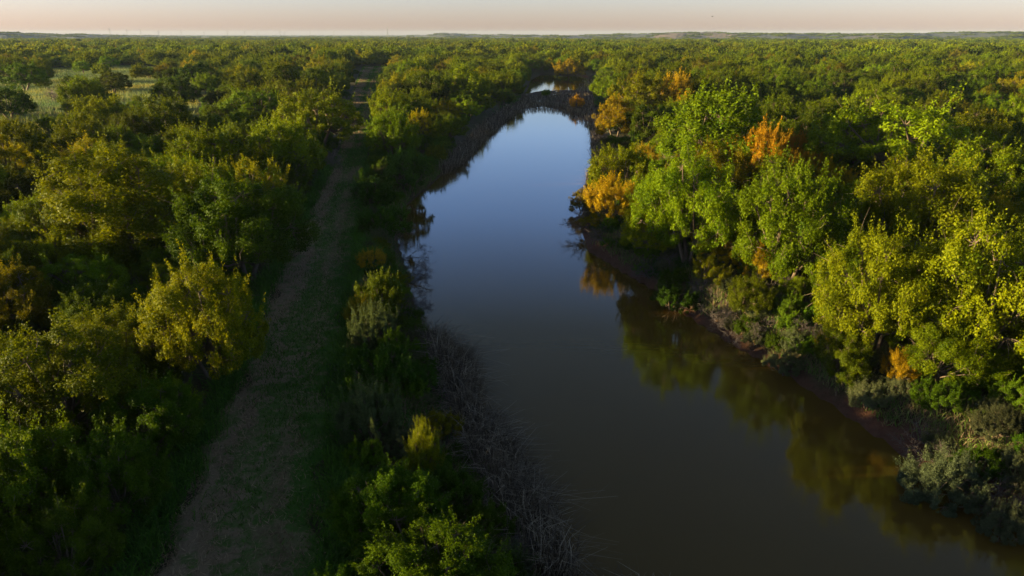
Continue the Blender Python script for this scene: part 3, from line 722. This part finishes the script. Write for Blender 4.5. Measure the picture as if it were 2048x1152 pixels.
# ---- labels that single each tree out: zone, row up the photo, place from the creek or track
ORD = 'first second third fourth fifth sixth seventh eighth ninth tenth eleventh twelfth thirteenth fourteenth fifteenth sixteenth seventeenth eighteenth nineteenth twentieth'.split()
def ordw(k):
    if k < 20: return ORD[k]
    k += 1
    T = {2: 'twenty', 3: 'thirty', 4: 'forty', 5: 'fifty', 6: 'sixty', 7: 'seventy'}
    return (T[k // 10] + '-' + ORD[k % 10 - 1]) if k % 10 else {3: 'thirtieth', 4: 'fortieth', 5: 'fiftieth', 6: 'sixtieth'}.get(k // 10, 'last')
def zone_of(t):
    if t['x'] > xmid(t['y']): return 'E'
    return 'S' if t['x'] > pathx(t['y']) else 'W'
def shade(t):
    c = t['color']; v = (c[0] + c[1]) / 2
    if t['sp'] == 'gold': return 'golden'
    if t['sp'] == 'saltcedar': return 'orange'
    if t['sp'] == 'tamarisk': return 'greyish'
    if v > 1.12: return 'lime'
    if v > 0.95: return 'green' if t['sp'] != 'mesquite' else 'olive'
    return 'dark green' if t['sp'] != 'mesquite' else 'dark olive'
NOUN = {'elm': 'elm', 'mesquite': 'mesquite', 'gold': 'tree', 'saltcedar': 'saltcedar', 'tamarisk': 'tamarisk', 'bush': 'bush'}
rows = {}
plain = [t for t in indiv if not t['label']]
for zone, nrow in (('W', 26), ('S', 20), ('E', 26)):
    tl = sorted([t for t in plain if zone_of(t) == zone], key=lambda t: t['y'])
    per = max(1, math.ceil(len(tl) / nrow))
    for k in range(0, len(tl), per):
        row = tl[k:k + per]; row.sort(key=lambda t: t['x'], reverse=(zone == 'W'))
        cnt = {}
        for t in row:
            n_ = cnt.get(t['sp'], 0); cnt[t['sp']] = n_ + 1
            where = {'W': 'beyond the track', 'S': 'between track and creek', 'E': 'on the sunlit bank'}[zone]
            frm = {'W': 'from the track', 'S': 'from the track', 'E': 'from the creek'}[zone]
            t['label'] = f"{shade(t)} {NOUN[t['sp']]} {where}, {ordw(k // per)} row up, {ordw(n_)} {NOUN[t['sp']]} {frm}"

# ---- build the individual trees
made = {}
for t in indiv:
    sp = t['sp']; _, _, d = proj(t['x'], t['y'], 3); lod = 'near' if d < 62 else ('mid' if d < 150 else 'mid')
    var = int(rng.integers(len(CROWN[sp, lod])))
    cm, tm = CROWN[sp, lod][var]
    root = bpy.data.objects.new(NAMES[sp][0], None); COL.objects.link(root)
    root.empty_display_size = 0.3
    root.location = (t['x'], t['y'], t['z'] - 0.05); root.rotation_euler = (rng.normal() * .04, rng.normal() * .04, t['rot'])
    s_ = t['R'] / BASE[sp]; sh = t['H'] / BASEH[sp]; root.scale = (s_ * rng.uniform(.92, 1.08), s_ * rng.uniform(.92, 1.08), sh)
    tag(root, t['label'], NAMES[sp][1], GROUPS[sp])
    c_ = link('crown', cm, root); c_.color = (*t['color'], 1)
    link('trunk', tm, root)

# ------------------------------------------------------------------ instanced masses (stuff)
def cloud(name, pts, objs, idx, rot, scl, label, cat):
    """one object: instances of the given meshes on points"""
    src = bpy.data.collections.new(name + '_shapes')
    for k, me_list in enumerate(objs):
        o = bpy.data.objects.new(f'{name}_shape_{k:03d}', me_list); src.objects.link(o)
    me = bpy.data.meshes.new(name); me.vertices.add(len(pts)); me.vertices.foreach_set('co', np.asarray(pts, np.float32).ravel()); me.update()
    a = me.attributes.new('idx', 'INT', 'POINT'); a.data.foreach_set('value', np.asarray(idx, np.int32))
    a = me.attributes.new('rot', 'FLOAT', 'POINT'); a.data.foreach_set('value', np.asarray(rot, np.float32))
    a = me.attributes.new('scl', 'FLOAT_VECTOR', 'POINT'); a.data.foreach_set('vector', np.asarray(scl, np.float32).ravel())
    o = link(name, me)
    ng = bpy.data.node_groups.new(name, 'GeometryNodeTree')
    ng.interface.new_socket('Geometry', in_out='INPUT', socket_type='NodeSocketGeometry'); ng.interface.new_socket('Geometry', in_out='OUTPUT', socket_type='NodeSocketGeometry')
    gi = ng.nodes.new('NodeGroupInput'); go = ng.nodes.new('NodeGroupOutput')
    ci = ng.nodes.new('GeometryNodeCollectionInfo'); ci.inputs['Collection'].default_value = src; ci.inputs['Separate Children'].default_value = True; ci.inputs['Reset Children'].default_value = True
    mp_ = ng.nodes.new('GeometryNodeMeshToPoints'); io = ng.nodes.new('GeometryNodeInstanceOnPoints'); io.inputs['Pick Instance'].default_value = True
    def attr(nm, ty):
        n = ng.nodes.new('GeometryNodeInputNamedAttribute'); n.data_type = ty; n.inputs['Name'].default_value = nm; return n.outputs['Attribute']
    cx = ng.nodes.new('ShaderNodeCombineXYZ'); ng.links.new(attr('rot', 'FLOAT'), cx.inputs[2])
    ng.links.new(gi.outputs[0], mp_.inputs[0]); ng.links.new(mp_.outputs[0], io.inputs['Points']); ng.links.new(ci.outputs[0], io.inputs['Instance'])
    ng.links.new(attr('idx', 'INT'), io.inputs['Instance Index']); ng.links.new(cx.outputs[0], io.inputs['Rotation']); ng.links.new(attr('scl', 'FLOAT_VECTOR'), io.inputs['Scale'])
    ng.links.new(io.outputs[0], go.inputs[0])
    md = o.modifiers.new('scatter', 'NODES'); md.node_group = ng
    return tag(o, label, cat, None, 'stuff')

def joined(seed, items, name):
    """one mesh with several low crowns; items: (species, x, y, R, H, rot)"""
    r = np.random.default_rng(seed); Vs, Fs, Ts, Ms = [], [], [], []; n = 0; spl = list(SPEC)
    for sp, x, y, R, H, rot in items:
        me_, _ = CROWN[sp, 'far'][r.integers(len(CROWN[sp, 'far']))]
        nv = len(me_.vertices); co = np.empty(nv * 3, np.float32); me_.vertices.foreach_get('co', co); co = co.reshape(-1, 4, 3)
        tn = np.empty(len(me_.polygons), np.float32); me_.attributes['tint'].data.foreach_get('value', tn)
        k = r.uniform(size=len(co)) < 0.3; co = co[k]; tn = tn[k]
        cen = co.mean(1, keepdims=True); co = cen + (co - cen) * 1.8
        c, s = cos(rot), sin(rot); co = co * np.array([R / BASE[sp], R / BASE[sp], H / BASEH[sp]])
        co = np.stack([co[..., 0] * c - co[..., 1] * s + x, co[..., 0] * s + co[..., 1] * c + y, co[..., 2]], -1).reshape(-1, 3)
        Vs.append(co); Fs.append(np.arange(len(co)).reshape(-1, 4) + n); n += len(co); Ts.append(np.clip(tn * .6 + r.uniform(-.1, .5), 0, 1)); Ms.append(np.full(len(co) // 4, spl.index(sp)))
    return new_mesh(name, np.concatenate(Vs), np.concatenate(Fs), [M[SPEC[s_]['matl']] for s_ in spl], np.concatenate(Ts), midx=np.concatenate(Ms))

# the far wood, tree by tree to 330 m
src, off = [], {}
for sp in SPEC:
    for lod in ('mid', 'far'):
        off[sp, lod] = (len(src), len(CROWN[sp, lod])); src += [c for c, t_ in CROWN[sp, lod]]
pts, idx, rot, scl = [], [], [], []
for t in mass:
    lod = 'mid' if t['y'] < 260 else 'far'; o0, n0 = off[t['sp'], lod]
    pts.append((t['x'], t['y'], t['z'] - .05)); idx.append(o0 + rng.integers(n0)); rot.append(t['rot']); s_ = t['R'] / BASE[t['sp']]; scl.append((s_, s_, t['H'] / BASEH[t['sp']]))
cloud('woodland', pts, src, idx, rot, scl, 'far green woodland canopy spreading to the plain', 'woodland')

# canopy patches beyond
DIST = np.array([(-300,2500),(0,2600),(200,3100),(330,4400),(450,6000),(800,5600),(880,4300),(1000,3800),(1300,3100),(1500,2900),(1800,2700),(2350,2500)])
PT = []
for v in range(5):
    r = np.random.default_rng(500 + v); it = []
    for a in range(7):
        for b in range(7):
            if r.uniform() < .12: continue
            sp = r.choice(['elm', 'mesquite', 'gold', 'bush'], p=[.5, .38, .06, .06]); R = r.uniform(3.2, 6.2) if sp != 'bush' else 2.6
            it.append((sp, (a - 3) * 8.0 + r.uniform(-3, 3), (b - 3) * 8.0 + r.uniform(-3, 3), R, BASEH[sp] * (R / BASE[sp]) ** .72 * r.uniform(.8, 1.3), r.uniform(0, 6.28)))
    PT.append(joined(600 + v, it, 'canopy'))
pts, idx, rot, scl = [], [], [], []
y = 490.0
r = np.random.default_rng(77)
while y < 3900:
    st = 55 if y < 1500 else 75; sc = st / 56 * 1.04
    for x in np.arange(-y * .80 - 60, y * .80 + 60, st):
        if wob(x, y, 260.0) > 1.15 and y > 700: continue
        if y > 1300 and (r.uniform() < .25 + .55 * smooth(1300, 2500, y) or y > 0.70 * np.interp(1024 + F * x / y / 1.07, DIST[:, 0], DIST[:, 1])): continue
        if 1650 < y < 1900 and -20 < x < 330: continue
        pts.append((x + r.uniform(-6, 6), y + r.uniform(-5, 5), 1.2)); idx.append(r.integers(5)); rot.append(r.integers(4) * pi / 2 + r.uniform(-.2, .2)); scl.append((sc, sc, r.uniform(.85, 1.15) * (1 if y < 1300 else .75)))
    y += st
cloud('distant_woodland', pts, PT, idx, rot, scl, 'hazy treetops of the distant plain below the hills', 'woodland')

# undergrowth under the trees near the camera
r = np.random.default_rng(88); n = 2600
y = np.sqrt(r.uniform(12 ** 2, 130 ** 2, n)); x = r.uniform(-1, 1, n) * (y * .8 + 10)
k = (sdist(CH, x, y) > 1.4) & (sdist(PATH, x, y) > 0.9) & (sdist(CLEAR, x, y) > 1); x, y = x[k], y[k]
US = [CROWN['bush', 'mid'][0][0], CROWN['bush', 'mid'][1][0], CROWN['tamarisk', 'mid'][0][0]]
sc = r.uniform(.28, .6, len(x))
cloud('undergrowth', np.c_[x, y, height(x, y) - .05], US, r.choice(3, len(x), p=[.4, .35, .25]), r.uniform(0, 6.28, len(x)), np.c_[sc, sc, sc * .9], 'low undergrowth on the woodland floor', 'undergrowth')

# ------------------------------------------------------------------ bare trees and brush
BR = [bare_mesh(900 + v, 3.2, .9, 5, 3, 'twig', 6, .05, .2, .03) for v in range(3)]
BRW = [bare_mesh(920 + v, 3.4, 1.6, 5, 3, 'twig', 5, .05, 0, .10) for v in range(2)]
DT = [bare_mesh(940 + v, 5.6, .55, 5, 3, 'dead', 3, .16, .5, 0, fine=2.2) for v in range(3)]
DTR = bpy.data.meshes.new_from_object(bpy.data.objects.new('tmp', DT[0]))
M['red_dead'] = bark_mat('reddish_bare_wood', (0.22, 0.10, 0.055), (0.42, 0.22, 0.13)); DTR.materials[0] = M['red_dead']
bpy.data.objects.remove(bpy.data.objects['tmp'])
def bare(name, cat, me_, px, py, s, sz, z, label, group, rot=0.0, tilt=0.0):
    x, y = at(px, py, z); g = float(height(np.array([x]), np.array([y]))[0])
    o = link(name, me_, None, (x, y, max(g, 0.0) if z < 1.5 else g)); o.rotation_euler = (0, tilt, rot); o.scale = (s, s, sz)
    return tag(o, label, cat, group)
G1 = 'bare branch tangles along the creek'
for k, (px, py, s, sz, rt, lb) in enumerate([
    (800, 512, 1.15, .75, .4, 'dark bare branches lying out over the water at the creek bend'),
    (812, 560, 1.0, .8, 1.9, 'dark bare branch reaching far out over the water beside the olive bush'),
    (805, 640, 1.05, .95, 3.0, 'bare twig thicket at the waterline above the tall reeds'),
    (830, 690, .95, .8, 4.0, 'low bare twigs at the upper edge of the tall reeds'),
    (790, 470, .9, .8, 5.0, 'bare twig bush in the dark corner of the creek bend'),
    (1185, 470, 1.3, .95, .7, 'dark dead branch tangle jutting into the creek from the sunlit bank'),
    (1215, 500, 1.1, .8, 2.2, 'dark brush at the foot of the orange saltcedar by the water'),
    (1195, 425, 1.0, 1.0, 3.5, 'thorny dark brush just beyond the jutting branch tangle')]):
    bare('branch_tangle', 'branches', BRW[k % 2], px, py, s, sz, 0.3, lb, G1, rt)
G2 = 'grey brush on the creek banks'
for k, (px, py, s, lb) in enumerate([
    (1300, 548, .75, 'grey brush on the waterline where the reflection starts'), (1400, 600, .8, 'grey brush halfway between the dark tangle and the pale shrub'),
    (1450, 640, .95, 'grey twiggy brush leaning down the red bank, widest of its row'), (1500, 665, .8, 'grey twiggy brush next along the red bank toward the pale shrub'),
    (1545, 600, .9, 'bare grey brush under the orange-tipped saltcedar'), (1350, 545, .8, 'grey brush above the grey green waterline bush'),
    (1615, 690, .65, 'small bare brush beside the grey tussock shrub'), (1700, 760, .6, 'bare twigs on the red bank under the large yellow-green elm'),
    (1880, 910, .85, 'dark twigs hanging under the grey green tamarisk'), (2010, 1010, .8, 'dark twigs hanging under the grey tamarisk at the photo edge'),
    (880, 790, .8, 'pale twig heap between the blue-green bush and the tall reeds'), (935, 900, .8, 'pale twig heap beside the elm with the yellow top'),
    (1010, 1080, .8, 'pale twig heap at the bottom edge beside the near elm bush'), (1090, 1150, .75, 'pale twigs in the bottom edge reeds'),
    (970, 1010, .7, 'pale twigs between the near elm bush and the reeds'), (150, 500, .8, 'grey brush in shade under the broad flat-topped elm'),
    (215, 520, .6, 'thin grey brush beside the pale grey shrub'), (700, 760, .45, 'small twigs at the foot of the dark leafy bush')]):
    bare('brush', 'brush', BR[k % 3], px, py, s, s * .75, 0.8, lb, G2, k * 1.3)
G3 = 'bare dead trees in the wood'
for k, (px, py, s, me_, tl, lb) in enumerate([
    (122, 205, .95, DT[1], 0, 'bare pinkish grey tree standing in the meadow clearing'), (1395, 232, 1.25, DT[0], -.25, 'bare pale dead tree with two leaning limbs on the sunlit bank'),
    (1440, 228, 1.15, DT[2], .35, 'bare dead tree leaning beside the one with two limbs'), (1745, 185, 1.15, DTR, 0, 'reddish bare bushy tree in the far canopy'),
    (1690, 135, 1.1, DT[1], .5, 'fallen pale dead tree in the far canopy'), (1330, 365, .9, DT[2], .2, 'grey bare tree in the dark gap behind the creek bend elm'),
    (650, 330, .8, DT[0], .1, 'bare grey tree at the shaded track edge'), (2000, 385, .8, DTR, .1, 'brownish bare bush in the gap at the photo edge'),
    (232, 330, .8, DT[1], .3, 'pale dead stick tree in the shade above the broad elm')]):
    bare('dead_tree', 'dead tree', me_, px, py, s, s, 1.6, lb, G3, k * 1.1, tl)

# ------------------------------------------------------------------ hills on the horizon
m, nt, out = mat('hazed_scrub'); L = nt.links.new
geo = N(nt, 'ShaderNodeNewGeometry'); P_ = geo.outputs['Position']
n1 = noise(nt, P_, 0.004, 4); n2 = noise(nt, P_, 0.03, 6, 0.7)
col = mixc(nt, ramp(nt, n2, [(0.42, 0.0), (0.62, 1.0)]), (0.020, 0.030, 0.030), (0.055, 0.065, 0.060))  # scrub colour greyed toward blue to stand for distance haze
ck = N(nt, 'ShaderNodeAttribute', attribute_name='cliff')
col = mixc(nt, math_n(nt, 'MULTIPLY', ck.outputs['Fac'], ramp(nt, n2, [(0.35, 0.3), (0.6, 1.0)])), col, (0.19, 0.12, 0.085))
p = N(nt, 'ShaderNodeBsdfPrincipled'); p.inputs['Roughness'].default_value = 0.95; L(col, p.inputs['Base Color'])
bp = N(nt, 'ShaderNodeBump'); bp.inputs['Strength'].default_value = 1; bp.inputs['Distance'].default_value = 6; L(n2, bp.inputs['Height']); L(bp.outputs[0], p.inputs['Normal'])
L(p.outputs[0], out.inputs[0])
RIDGE = np.array([(-300,62),(0,64.5),(40,64),(100,66.5),(180,69),(240,69),(300,71),(500,71.5),(700,71.5),(760,72),(860,70),(895,67),(915,66.6),(945,69.5),(1000,69),(1080,70.5),(1150,70.5),
                  (1200,69),(1280,67.5),(1320,66),(1400,64.8),(1430,66),(1460,67),(1600,67.5),(1700,67.5),(1800,66.8),(1850,65.2),(1950,64.8),(2048,65.5),(2350,64)])
pxs = np.linspace(-300, 2350, 700); D0 = np.interp(pxs, DIST[:, 0], DIST[:, 1]); top = CAMZ + (YH - np.interp(pxs, RIDGE[:, 0], RIDGE[:, 1])) / F * D0 * 1.07
rr = np.linspace(0, 1, 26)
rh = np.random.default_rng(9)
fx = (pxs - 1024) / F * 1.0
HV = np.zeros((26, 700, 3)); CL = np.zeros((26, 700))
bump = np.interp(np.arange(700), np.arange(0, 700, 1), rh.normal(size=700))
for a, t in enumerate(rr):
    d = D0 + (t - 0.35) * D0 * 0.75 + 60 * np.sin(pxs * .021) + 40 * np.sin(pxs * .06)
    prof = smooth(0.0, 0.36, t + 0.05 * np.sin(pxs * .03) * (t < .4)) if t < 0.62 else 1 - smooth(.7, 1.0, t)
    hgt = 0.4 + (top - 1.5 - 0.4) * prof + rh.normal(size=700) * .9 * prof
    HV[a, :, 0] = fx * d; HV[a, :, 1] = d * 1.0; HV[a, :, 2] = hgt
    CL[a] = np.where((pxs > 1290) & (pxs < 1450), 1.0, np.where((pxs > 1660) & (pxs < 1720), .4, 0.06)) * (0.25 < prof if False else 1) * ((prof > .25) & (t < .45))
i, j = np.meshgrid(np.arange(699), np.arange(25)); q = (j * 700 + i).ravel()
me = new_mesh('hills', HV.reshape(-1, 3), np.stack([q, q + 1, q + 701, q + 700], -1), [m], smooth=True)
a = me.attributes.new('cliff', 'FLOAT', 'POINT'); a.data.foreach_set('value', CL.ravel().astype(np.float32))
tag(link('hills', me), 'low scrubby hills with a pinkish mesa on the horizon', None, None, 'structure')

hp = HV[2:17].reshape(-1, 3); hr_ = np.random.default_rng(5); k = hr_.choice(len(hp), 900, replace=False); hp = hp[k]
cloud('hill_woodland', hp - [0, 0, 1.0], PT, hr_.integers(5, size=len(hp)), hr_.uniform(0, 6.28, len(hp)), np.repeat(hr_.uniform(.5, .8, len(hp))[:, None], 3, 1) * [1, 1, .75], 'scrubby hazy treetops on the far hills', 'woodland')

# ------------------------------------------------------------------ power pylons, house, birds
M['steel'] = bark_mat('weathered_steel', (0.16, 0.16, 0.17), (0.26, 0.26, 0.27))
def pylon_parts(w=1.0):
    tw = Tubes(4); ar = Tubes(4)
    for sx_ in (-1, 1):
        for sy_ in (-1, 1):
            tw.add([(sx_ * 4, sy_ * 4, 0), (sx_ * 1.6, sy_ * 1.6, 22), (sx_ * .5, sy_ * .5, 40)], [.45 * w, .38 * w, .3 * w])
    for k in range(7):
        z0 = k * 5.4; z1 = z0 + 5.4; w0 = 4 - z0 * .092; w1 = 4 - z1 * .092
        for sy_ in (-1, 1):
            tw.add([(-w0, sy_ * w0, z0), (w1, sy_ * w1, z1)], [.2 * w] * 2); tw.add([(w0, sy_ * w0, z0), (-w1, sy_ * w1, z1)], [.2 * w] * 2)
    for z, l in ((27, 8), (32, 9.5), (37, 7)):
        ar.add([(-l, 0, z), (0, 0, z + .8), (l, 0, z)], [.2 * w, .45 * w, .2 * w]); ar.add([(-l, 0, z - 2), (-l, 0, z)], [.18 * w] * 2); ar.add([(l, 0, z - 2), (l, 0, z)], [.18 * w] * 2)
    return tw.mesh('tower', M['steel']), ar.mesh('crossarm', M['steel'])
tm, am = pylon_parts(0.45)
pyl = [(320, 58), (350, 60), (374, 60), (405, 62), (445, 61), (485, 62), (526, 63), (556, 63), (578, 62), (618, 61), (626, 64), (671, 61), (712, 63), (761, 64)]
for k, (px, ytop) in enumerate(pyl):
    D = 3600.0; zt = CAMZ + (YH - ytop) / F * D * 1.05; s_ = zt / 41.0
    root = bpy.data.objects.new('power_pylon', None); COL.objects.link(root)
    root.location = ((px - 1024) / F * D * 1.07, D, 0.8); root.scale = (s_, s_, s_); root.rotation_euler = (0, 0, .3 + k)
    tag(root, f'faint power pylon on the hazy horizon, {ordw(k)} from the photo edge with the meadow clearing', 'power pylon', 'power pylons on the horizon')
    link('tower', tm, root); link('crossarm', am, root)
tw = Tubes(4)
for a in range(3):
    an = a * 2 * pi / 3; tw.add([(5 * cos(an), 5 * sin(an), 0), (1.5 * cos(an), 1.5 * sin(an), 28), (.3 * cos(an), .3 * sin(an), 46)], [.5, .42, .3])
for k in range(7):
    z0 = k * 5.; w0 = 5 - z0 * .125 + .2
    for a in range(3):
        a0 = a * 2 * pi / 3; a1 = a0 + 2 * pi / 3; w1 = 5 - (z0 + 5) * .125 + .2
        tw.add([(w0 * cos(a0), w0 * sin(a0), z0), (w1 * cos(a1), w1 * sin(a1), z0 + 5)], [.25, .25])
root = bpy.data.objects.new('radio_mast', None); COL.objects.link(root); root.location = ((806 - 1024) / F * 3600 * 1.07, 3600, .8); s_ = (CAMZ + (YH - 56) / F * 3600 * 1.05) / 46; root.scale = (s_, s_, s_)
tag(root, 'tallest tapering lattice mast on the horizon, above the track', 'mast'); link('lattice', tw.mesh('lattice', M['steel']), root)
an = Tubes(5); an.add([(0, 0, 45), (0, 0, 50)], [.25, .12]); link('antenna', an.mesh('antenna', M['steel']), root)

def flat_mat(name, c, rough=.7):
    m, nt, out = mat(name); p = N(nt, 'ShaderNodeBsdfPrincipled'); p.inputs['Roughness'].default_value = rough
    geo = N(nt, 'ShaderNodeNewGeometry'); n = noise(nt, geo.outputs['Position'], 3.0)
    nt.links.new(mixc(nt, n, tuple(v * .85 for v in c), c), p.inputs['Base Color']); nt.links.new(p.outputs[0], out.inputs[0]); return m
M['white'] = flat_mat('white_paint', (.8, .8, .78)); M['roofm'] = flat_mat('metal_roof', (.6, .6, .6), .4); M['darkf'] = flat_mat('dark_feathers', (.05, .045, .04)); M['pane'] = flat_mat('dark_window', (.03, .03, .035), .2)
def box(x0, x1, y0, y1, z0, z1):
    V = [(x, y, z) for z in (z0, z1) for y in (y0, y1) for x in (x0, x1)]
    return np.array(V, float), np.array([(0, 2, 3, 1), (4, 5, 7, 6), (0, 1, 5, 4), (2, 6, 7, 3), (0, 4, 6, 2), (1, 3, 7, 5)])
D = 2300.0; hx = (1858 - 1024) / F * D * 1.07
root = bpy.data.objects.new('farmhouse', None); COL.objects.link(root)
root.location = (hx, D, 5.5); root.rotation_euler = (0, 0, .9)
tag(root, 'tiny white farmhouse among the trees at the foot of the hills', 'house')
V, Fq = box(-6, 6, -4, 4, -6, 3.2); link('wall', new_mesh('wall', V, Fq, [M['white']]), root)
V = np.array([(-6.6, -4.6, 3.1), (6.6, -4.6, 3.1), (6.6, 0, 5.6), (-6.6, 0, 5.6), (-6.6, 4.6, 3.1), (6.6, 4.6, 3.1), (-6.6, 0, 3.0), (6.6, 0, 3.0)])
link('roof', new_mesh('roof', V, np.array([(0, 1, 2, 3), (3, 2, 5, 4), (0, 3, 4, 6), (1, 7, 5, 2), (0, 6, 7, 1), (6, 4, 5, 7)]), [M['roofm']]), root)
for wx in (-3.5, 0, 3.5):
    V, Fq = box(wx - .6, wx + .6, -4.05, -3.95, 1.0, 2.3); link('window', new_mesh('window', V, Fq, [M['pane']]), root)

def bird(name, label, cat, loc, s, matn, standing=False, rot=0.0):
    root = bpy.data.objects.new(name, None); COL.objects.link(root); root.location = loc; root.scale = (s, s, s); root.rotation_euler = (0, 0, rot)
    tag(root, label, cat)
    b = Tubes(8)
    if standing:
        b.add([(-.38, 0, .52), (-.2, 0, .62), (.05, 0, .70), (.2, 0, .74), (.27, 0, .86), (.2, 0, 1.0), (.26, 0, 1.10), (.34, 0, 1.12), (.52, 0, 1.08)], [.01, .08, .12, .08, .035, .03, .045, .04, .006])
        link('body', b.mesh('body', M[matn]), root)
        for sy_ in (-1, 1):
            lg = Tubes(5); lg.add([(0, .05 * sy_, .64), (-.03, .05 * sy_, .32), (0, .05 * sy_, 0)], [.02, .013, .012]); link('leg', lg.mesh('leg', M['darkf']), root)
    else:
        b.add([(-.5, 0, 0), (-.28, 0, 0), (-.1, 0, .01), (.12, 0, .02), (.26, 0, .04), (.34, 0, .04), (.42, 0, .02)], [.09, .05, .09, .10, .06, .055, .005])
        link('body', b.mesh('body', M[matn]), root)
        for sy_ in (-1, 1):
            V = []; prof = [(0, .16, -.14, 0), (.3, .2, -.12, .12), (.65, .14, -.12, .16), (1.0, .0, -.12, .08)]
            for (yy, xf, xb, zz_) in prof:
                V += [(xf, yy * sy_, zz_ + .015), (xb, yy * sy_, zz_ + .015), (xf, yy * sy_, zz_ - .01), (xb, yy * sy_, zz_ - .01)]
            Fq = []
            for k in range(3):
                o = 4 * k; Fq += [(o, o + 1, o + 5, o + 4), (o + 2, o + 6, o + 7, o + 3), (o, o + 4, o + 6, o + 2), (o + 1, o + 3, o + 7, o + 5)]
            link('wing', new_mesh('wing', np.array(V), np.array(Fq), [M[matn]]), root)
d_ = 160.0
def at_depth(px, py, d):
    u = (px - 1024) / F * d; v = (576 - py) / F * d
    return (u, d * cos(PITCH) + v * sin(PITCH), CAMZ - d * sin(PITCH) + v * cos(PITCH))
bird('bird', 'dark bird flying in the sky above the pinkish mesa', 'bird', at_depth(1425, 33, 170), .55, 'darkf', rot=.1)
bird('bird', 'tiny distant bird in the sky above the far pool', 'bird', at_depth(1006, 46, 420), .5, 'darkf', rot=.1)
ex, ey = at(999, 176, .3)
bird('egret', 'small white egret standing at the edge of the far reeds', 'egret', (ex + 1.5, ey, float(max(0, height(np.array([ex + 1.5]), np.array([ey]))[0])) + 1.2), 1.2, 'white', True, 2.6)

# ------------------------------------------------------------------ air
m, nt, out = mat('haze_air')
pv = N(nt, 'ShaderNodeVolumePrincipled'); pv.inputs['Color'].default_value = (0.50, 0.65, 0.9, 1); pv.inputs['Density'].default_value = 0.45e-4; pv.inputs['Anisotropy'].default_value = 0.0
nt.links.new(pv.outputs[0], out.inputs['Volume'])
V, Fq = box(-11900, 11900, -1500, 11900, -2.5, 56)
tag(link('haze', new_mesh('haze', V, Fq, [m])), 'thin pale haze over the plain', 'haze', None, 'stuff')

# ------------------------------------------------------------------ light
EL, AZ = radians(6.8), radians(-3.0)
sd = np.array([-cos(AZ) * cos(EL), sin(AZ) * cos(EL), sin(EL)])
w = bpy.data.worlds.new('World'); scene.world = w; w.use_nodes = True; nt = w.node_tree
sky = nt.nodes.new('ShaderNodeTexSky'); sky.sky_type = 'NISHITA'; sky.sun_disc = False
sky.sun_elevation = EL; sky.sun_rotation = math.atan2(sd[0], sd[1]); sky.air_density = 1.0; sky.dust_density = 0.4; sky.ozone_density = 1.2; sky.altitude = 300
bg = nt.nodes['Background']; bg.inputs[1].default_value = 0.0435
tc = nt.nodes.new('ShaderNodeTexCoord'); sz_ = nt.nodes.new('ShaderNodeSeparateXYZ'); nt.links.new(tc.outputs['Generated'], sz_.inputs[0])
tint = ramp(nt, math_n(nt, 'MULTIPLY', sz_.outputs[2], 1.0, True), [(0.0, (.76, .74, 1.68)), (0.05, (1.04, 1.07, 1.78)), (0.085, (1.15, 1.25, 1.95)), (0.13, (1.4, 1.6, 2.6)), (0.25, (1.3, 1.55, 2.5)), (0.40, (.75, .72, .76)), (0.68, (.55, .50, .45)), (0.82, (1.1, 1.0, .9)), (1.0, (1.3, 1.2, 1.1))])  # sky colour graded by height; zenith above view brightened to light the ground
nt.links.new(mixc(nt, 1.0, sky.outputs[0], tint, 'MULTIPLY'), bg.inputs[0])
sl = bpy.data.lights.new('sun', 'SUN'); sl.energy = 5.0; sl.angle = radians(.55); sl.color = (1.0, 0.79, 0.38)
so = bpy.data.objects.new('sun', sl); COL.objects.link(so)
from mathutils import Vector
so.rotation_euler = Vector(sd).to_track_quat('Z', 'Y').to_euler()
vs = scene.view_settings; vs.view_transform = 'Standard'; vs.look = 'None'; vs.exposure = 2.05; vs.gamma = 1.0
scene.cycles.max_bounces = 6; scene.cycles.diffuse_bounces = 2; scene.cycles.glossy_bounces = 2; scene.cycles.transmission_bounces = 3; scene.cycles.volume_bounces = 0; scene.cycles.transparent_max_bounces = 4
print('individual', len(indiv), 'mass', len(mass), 'per kind', {sp: sum(t['sp'] == sp for t in indiv) for sp in SPEC})
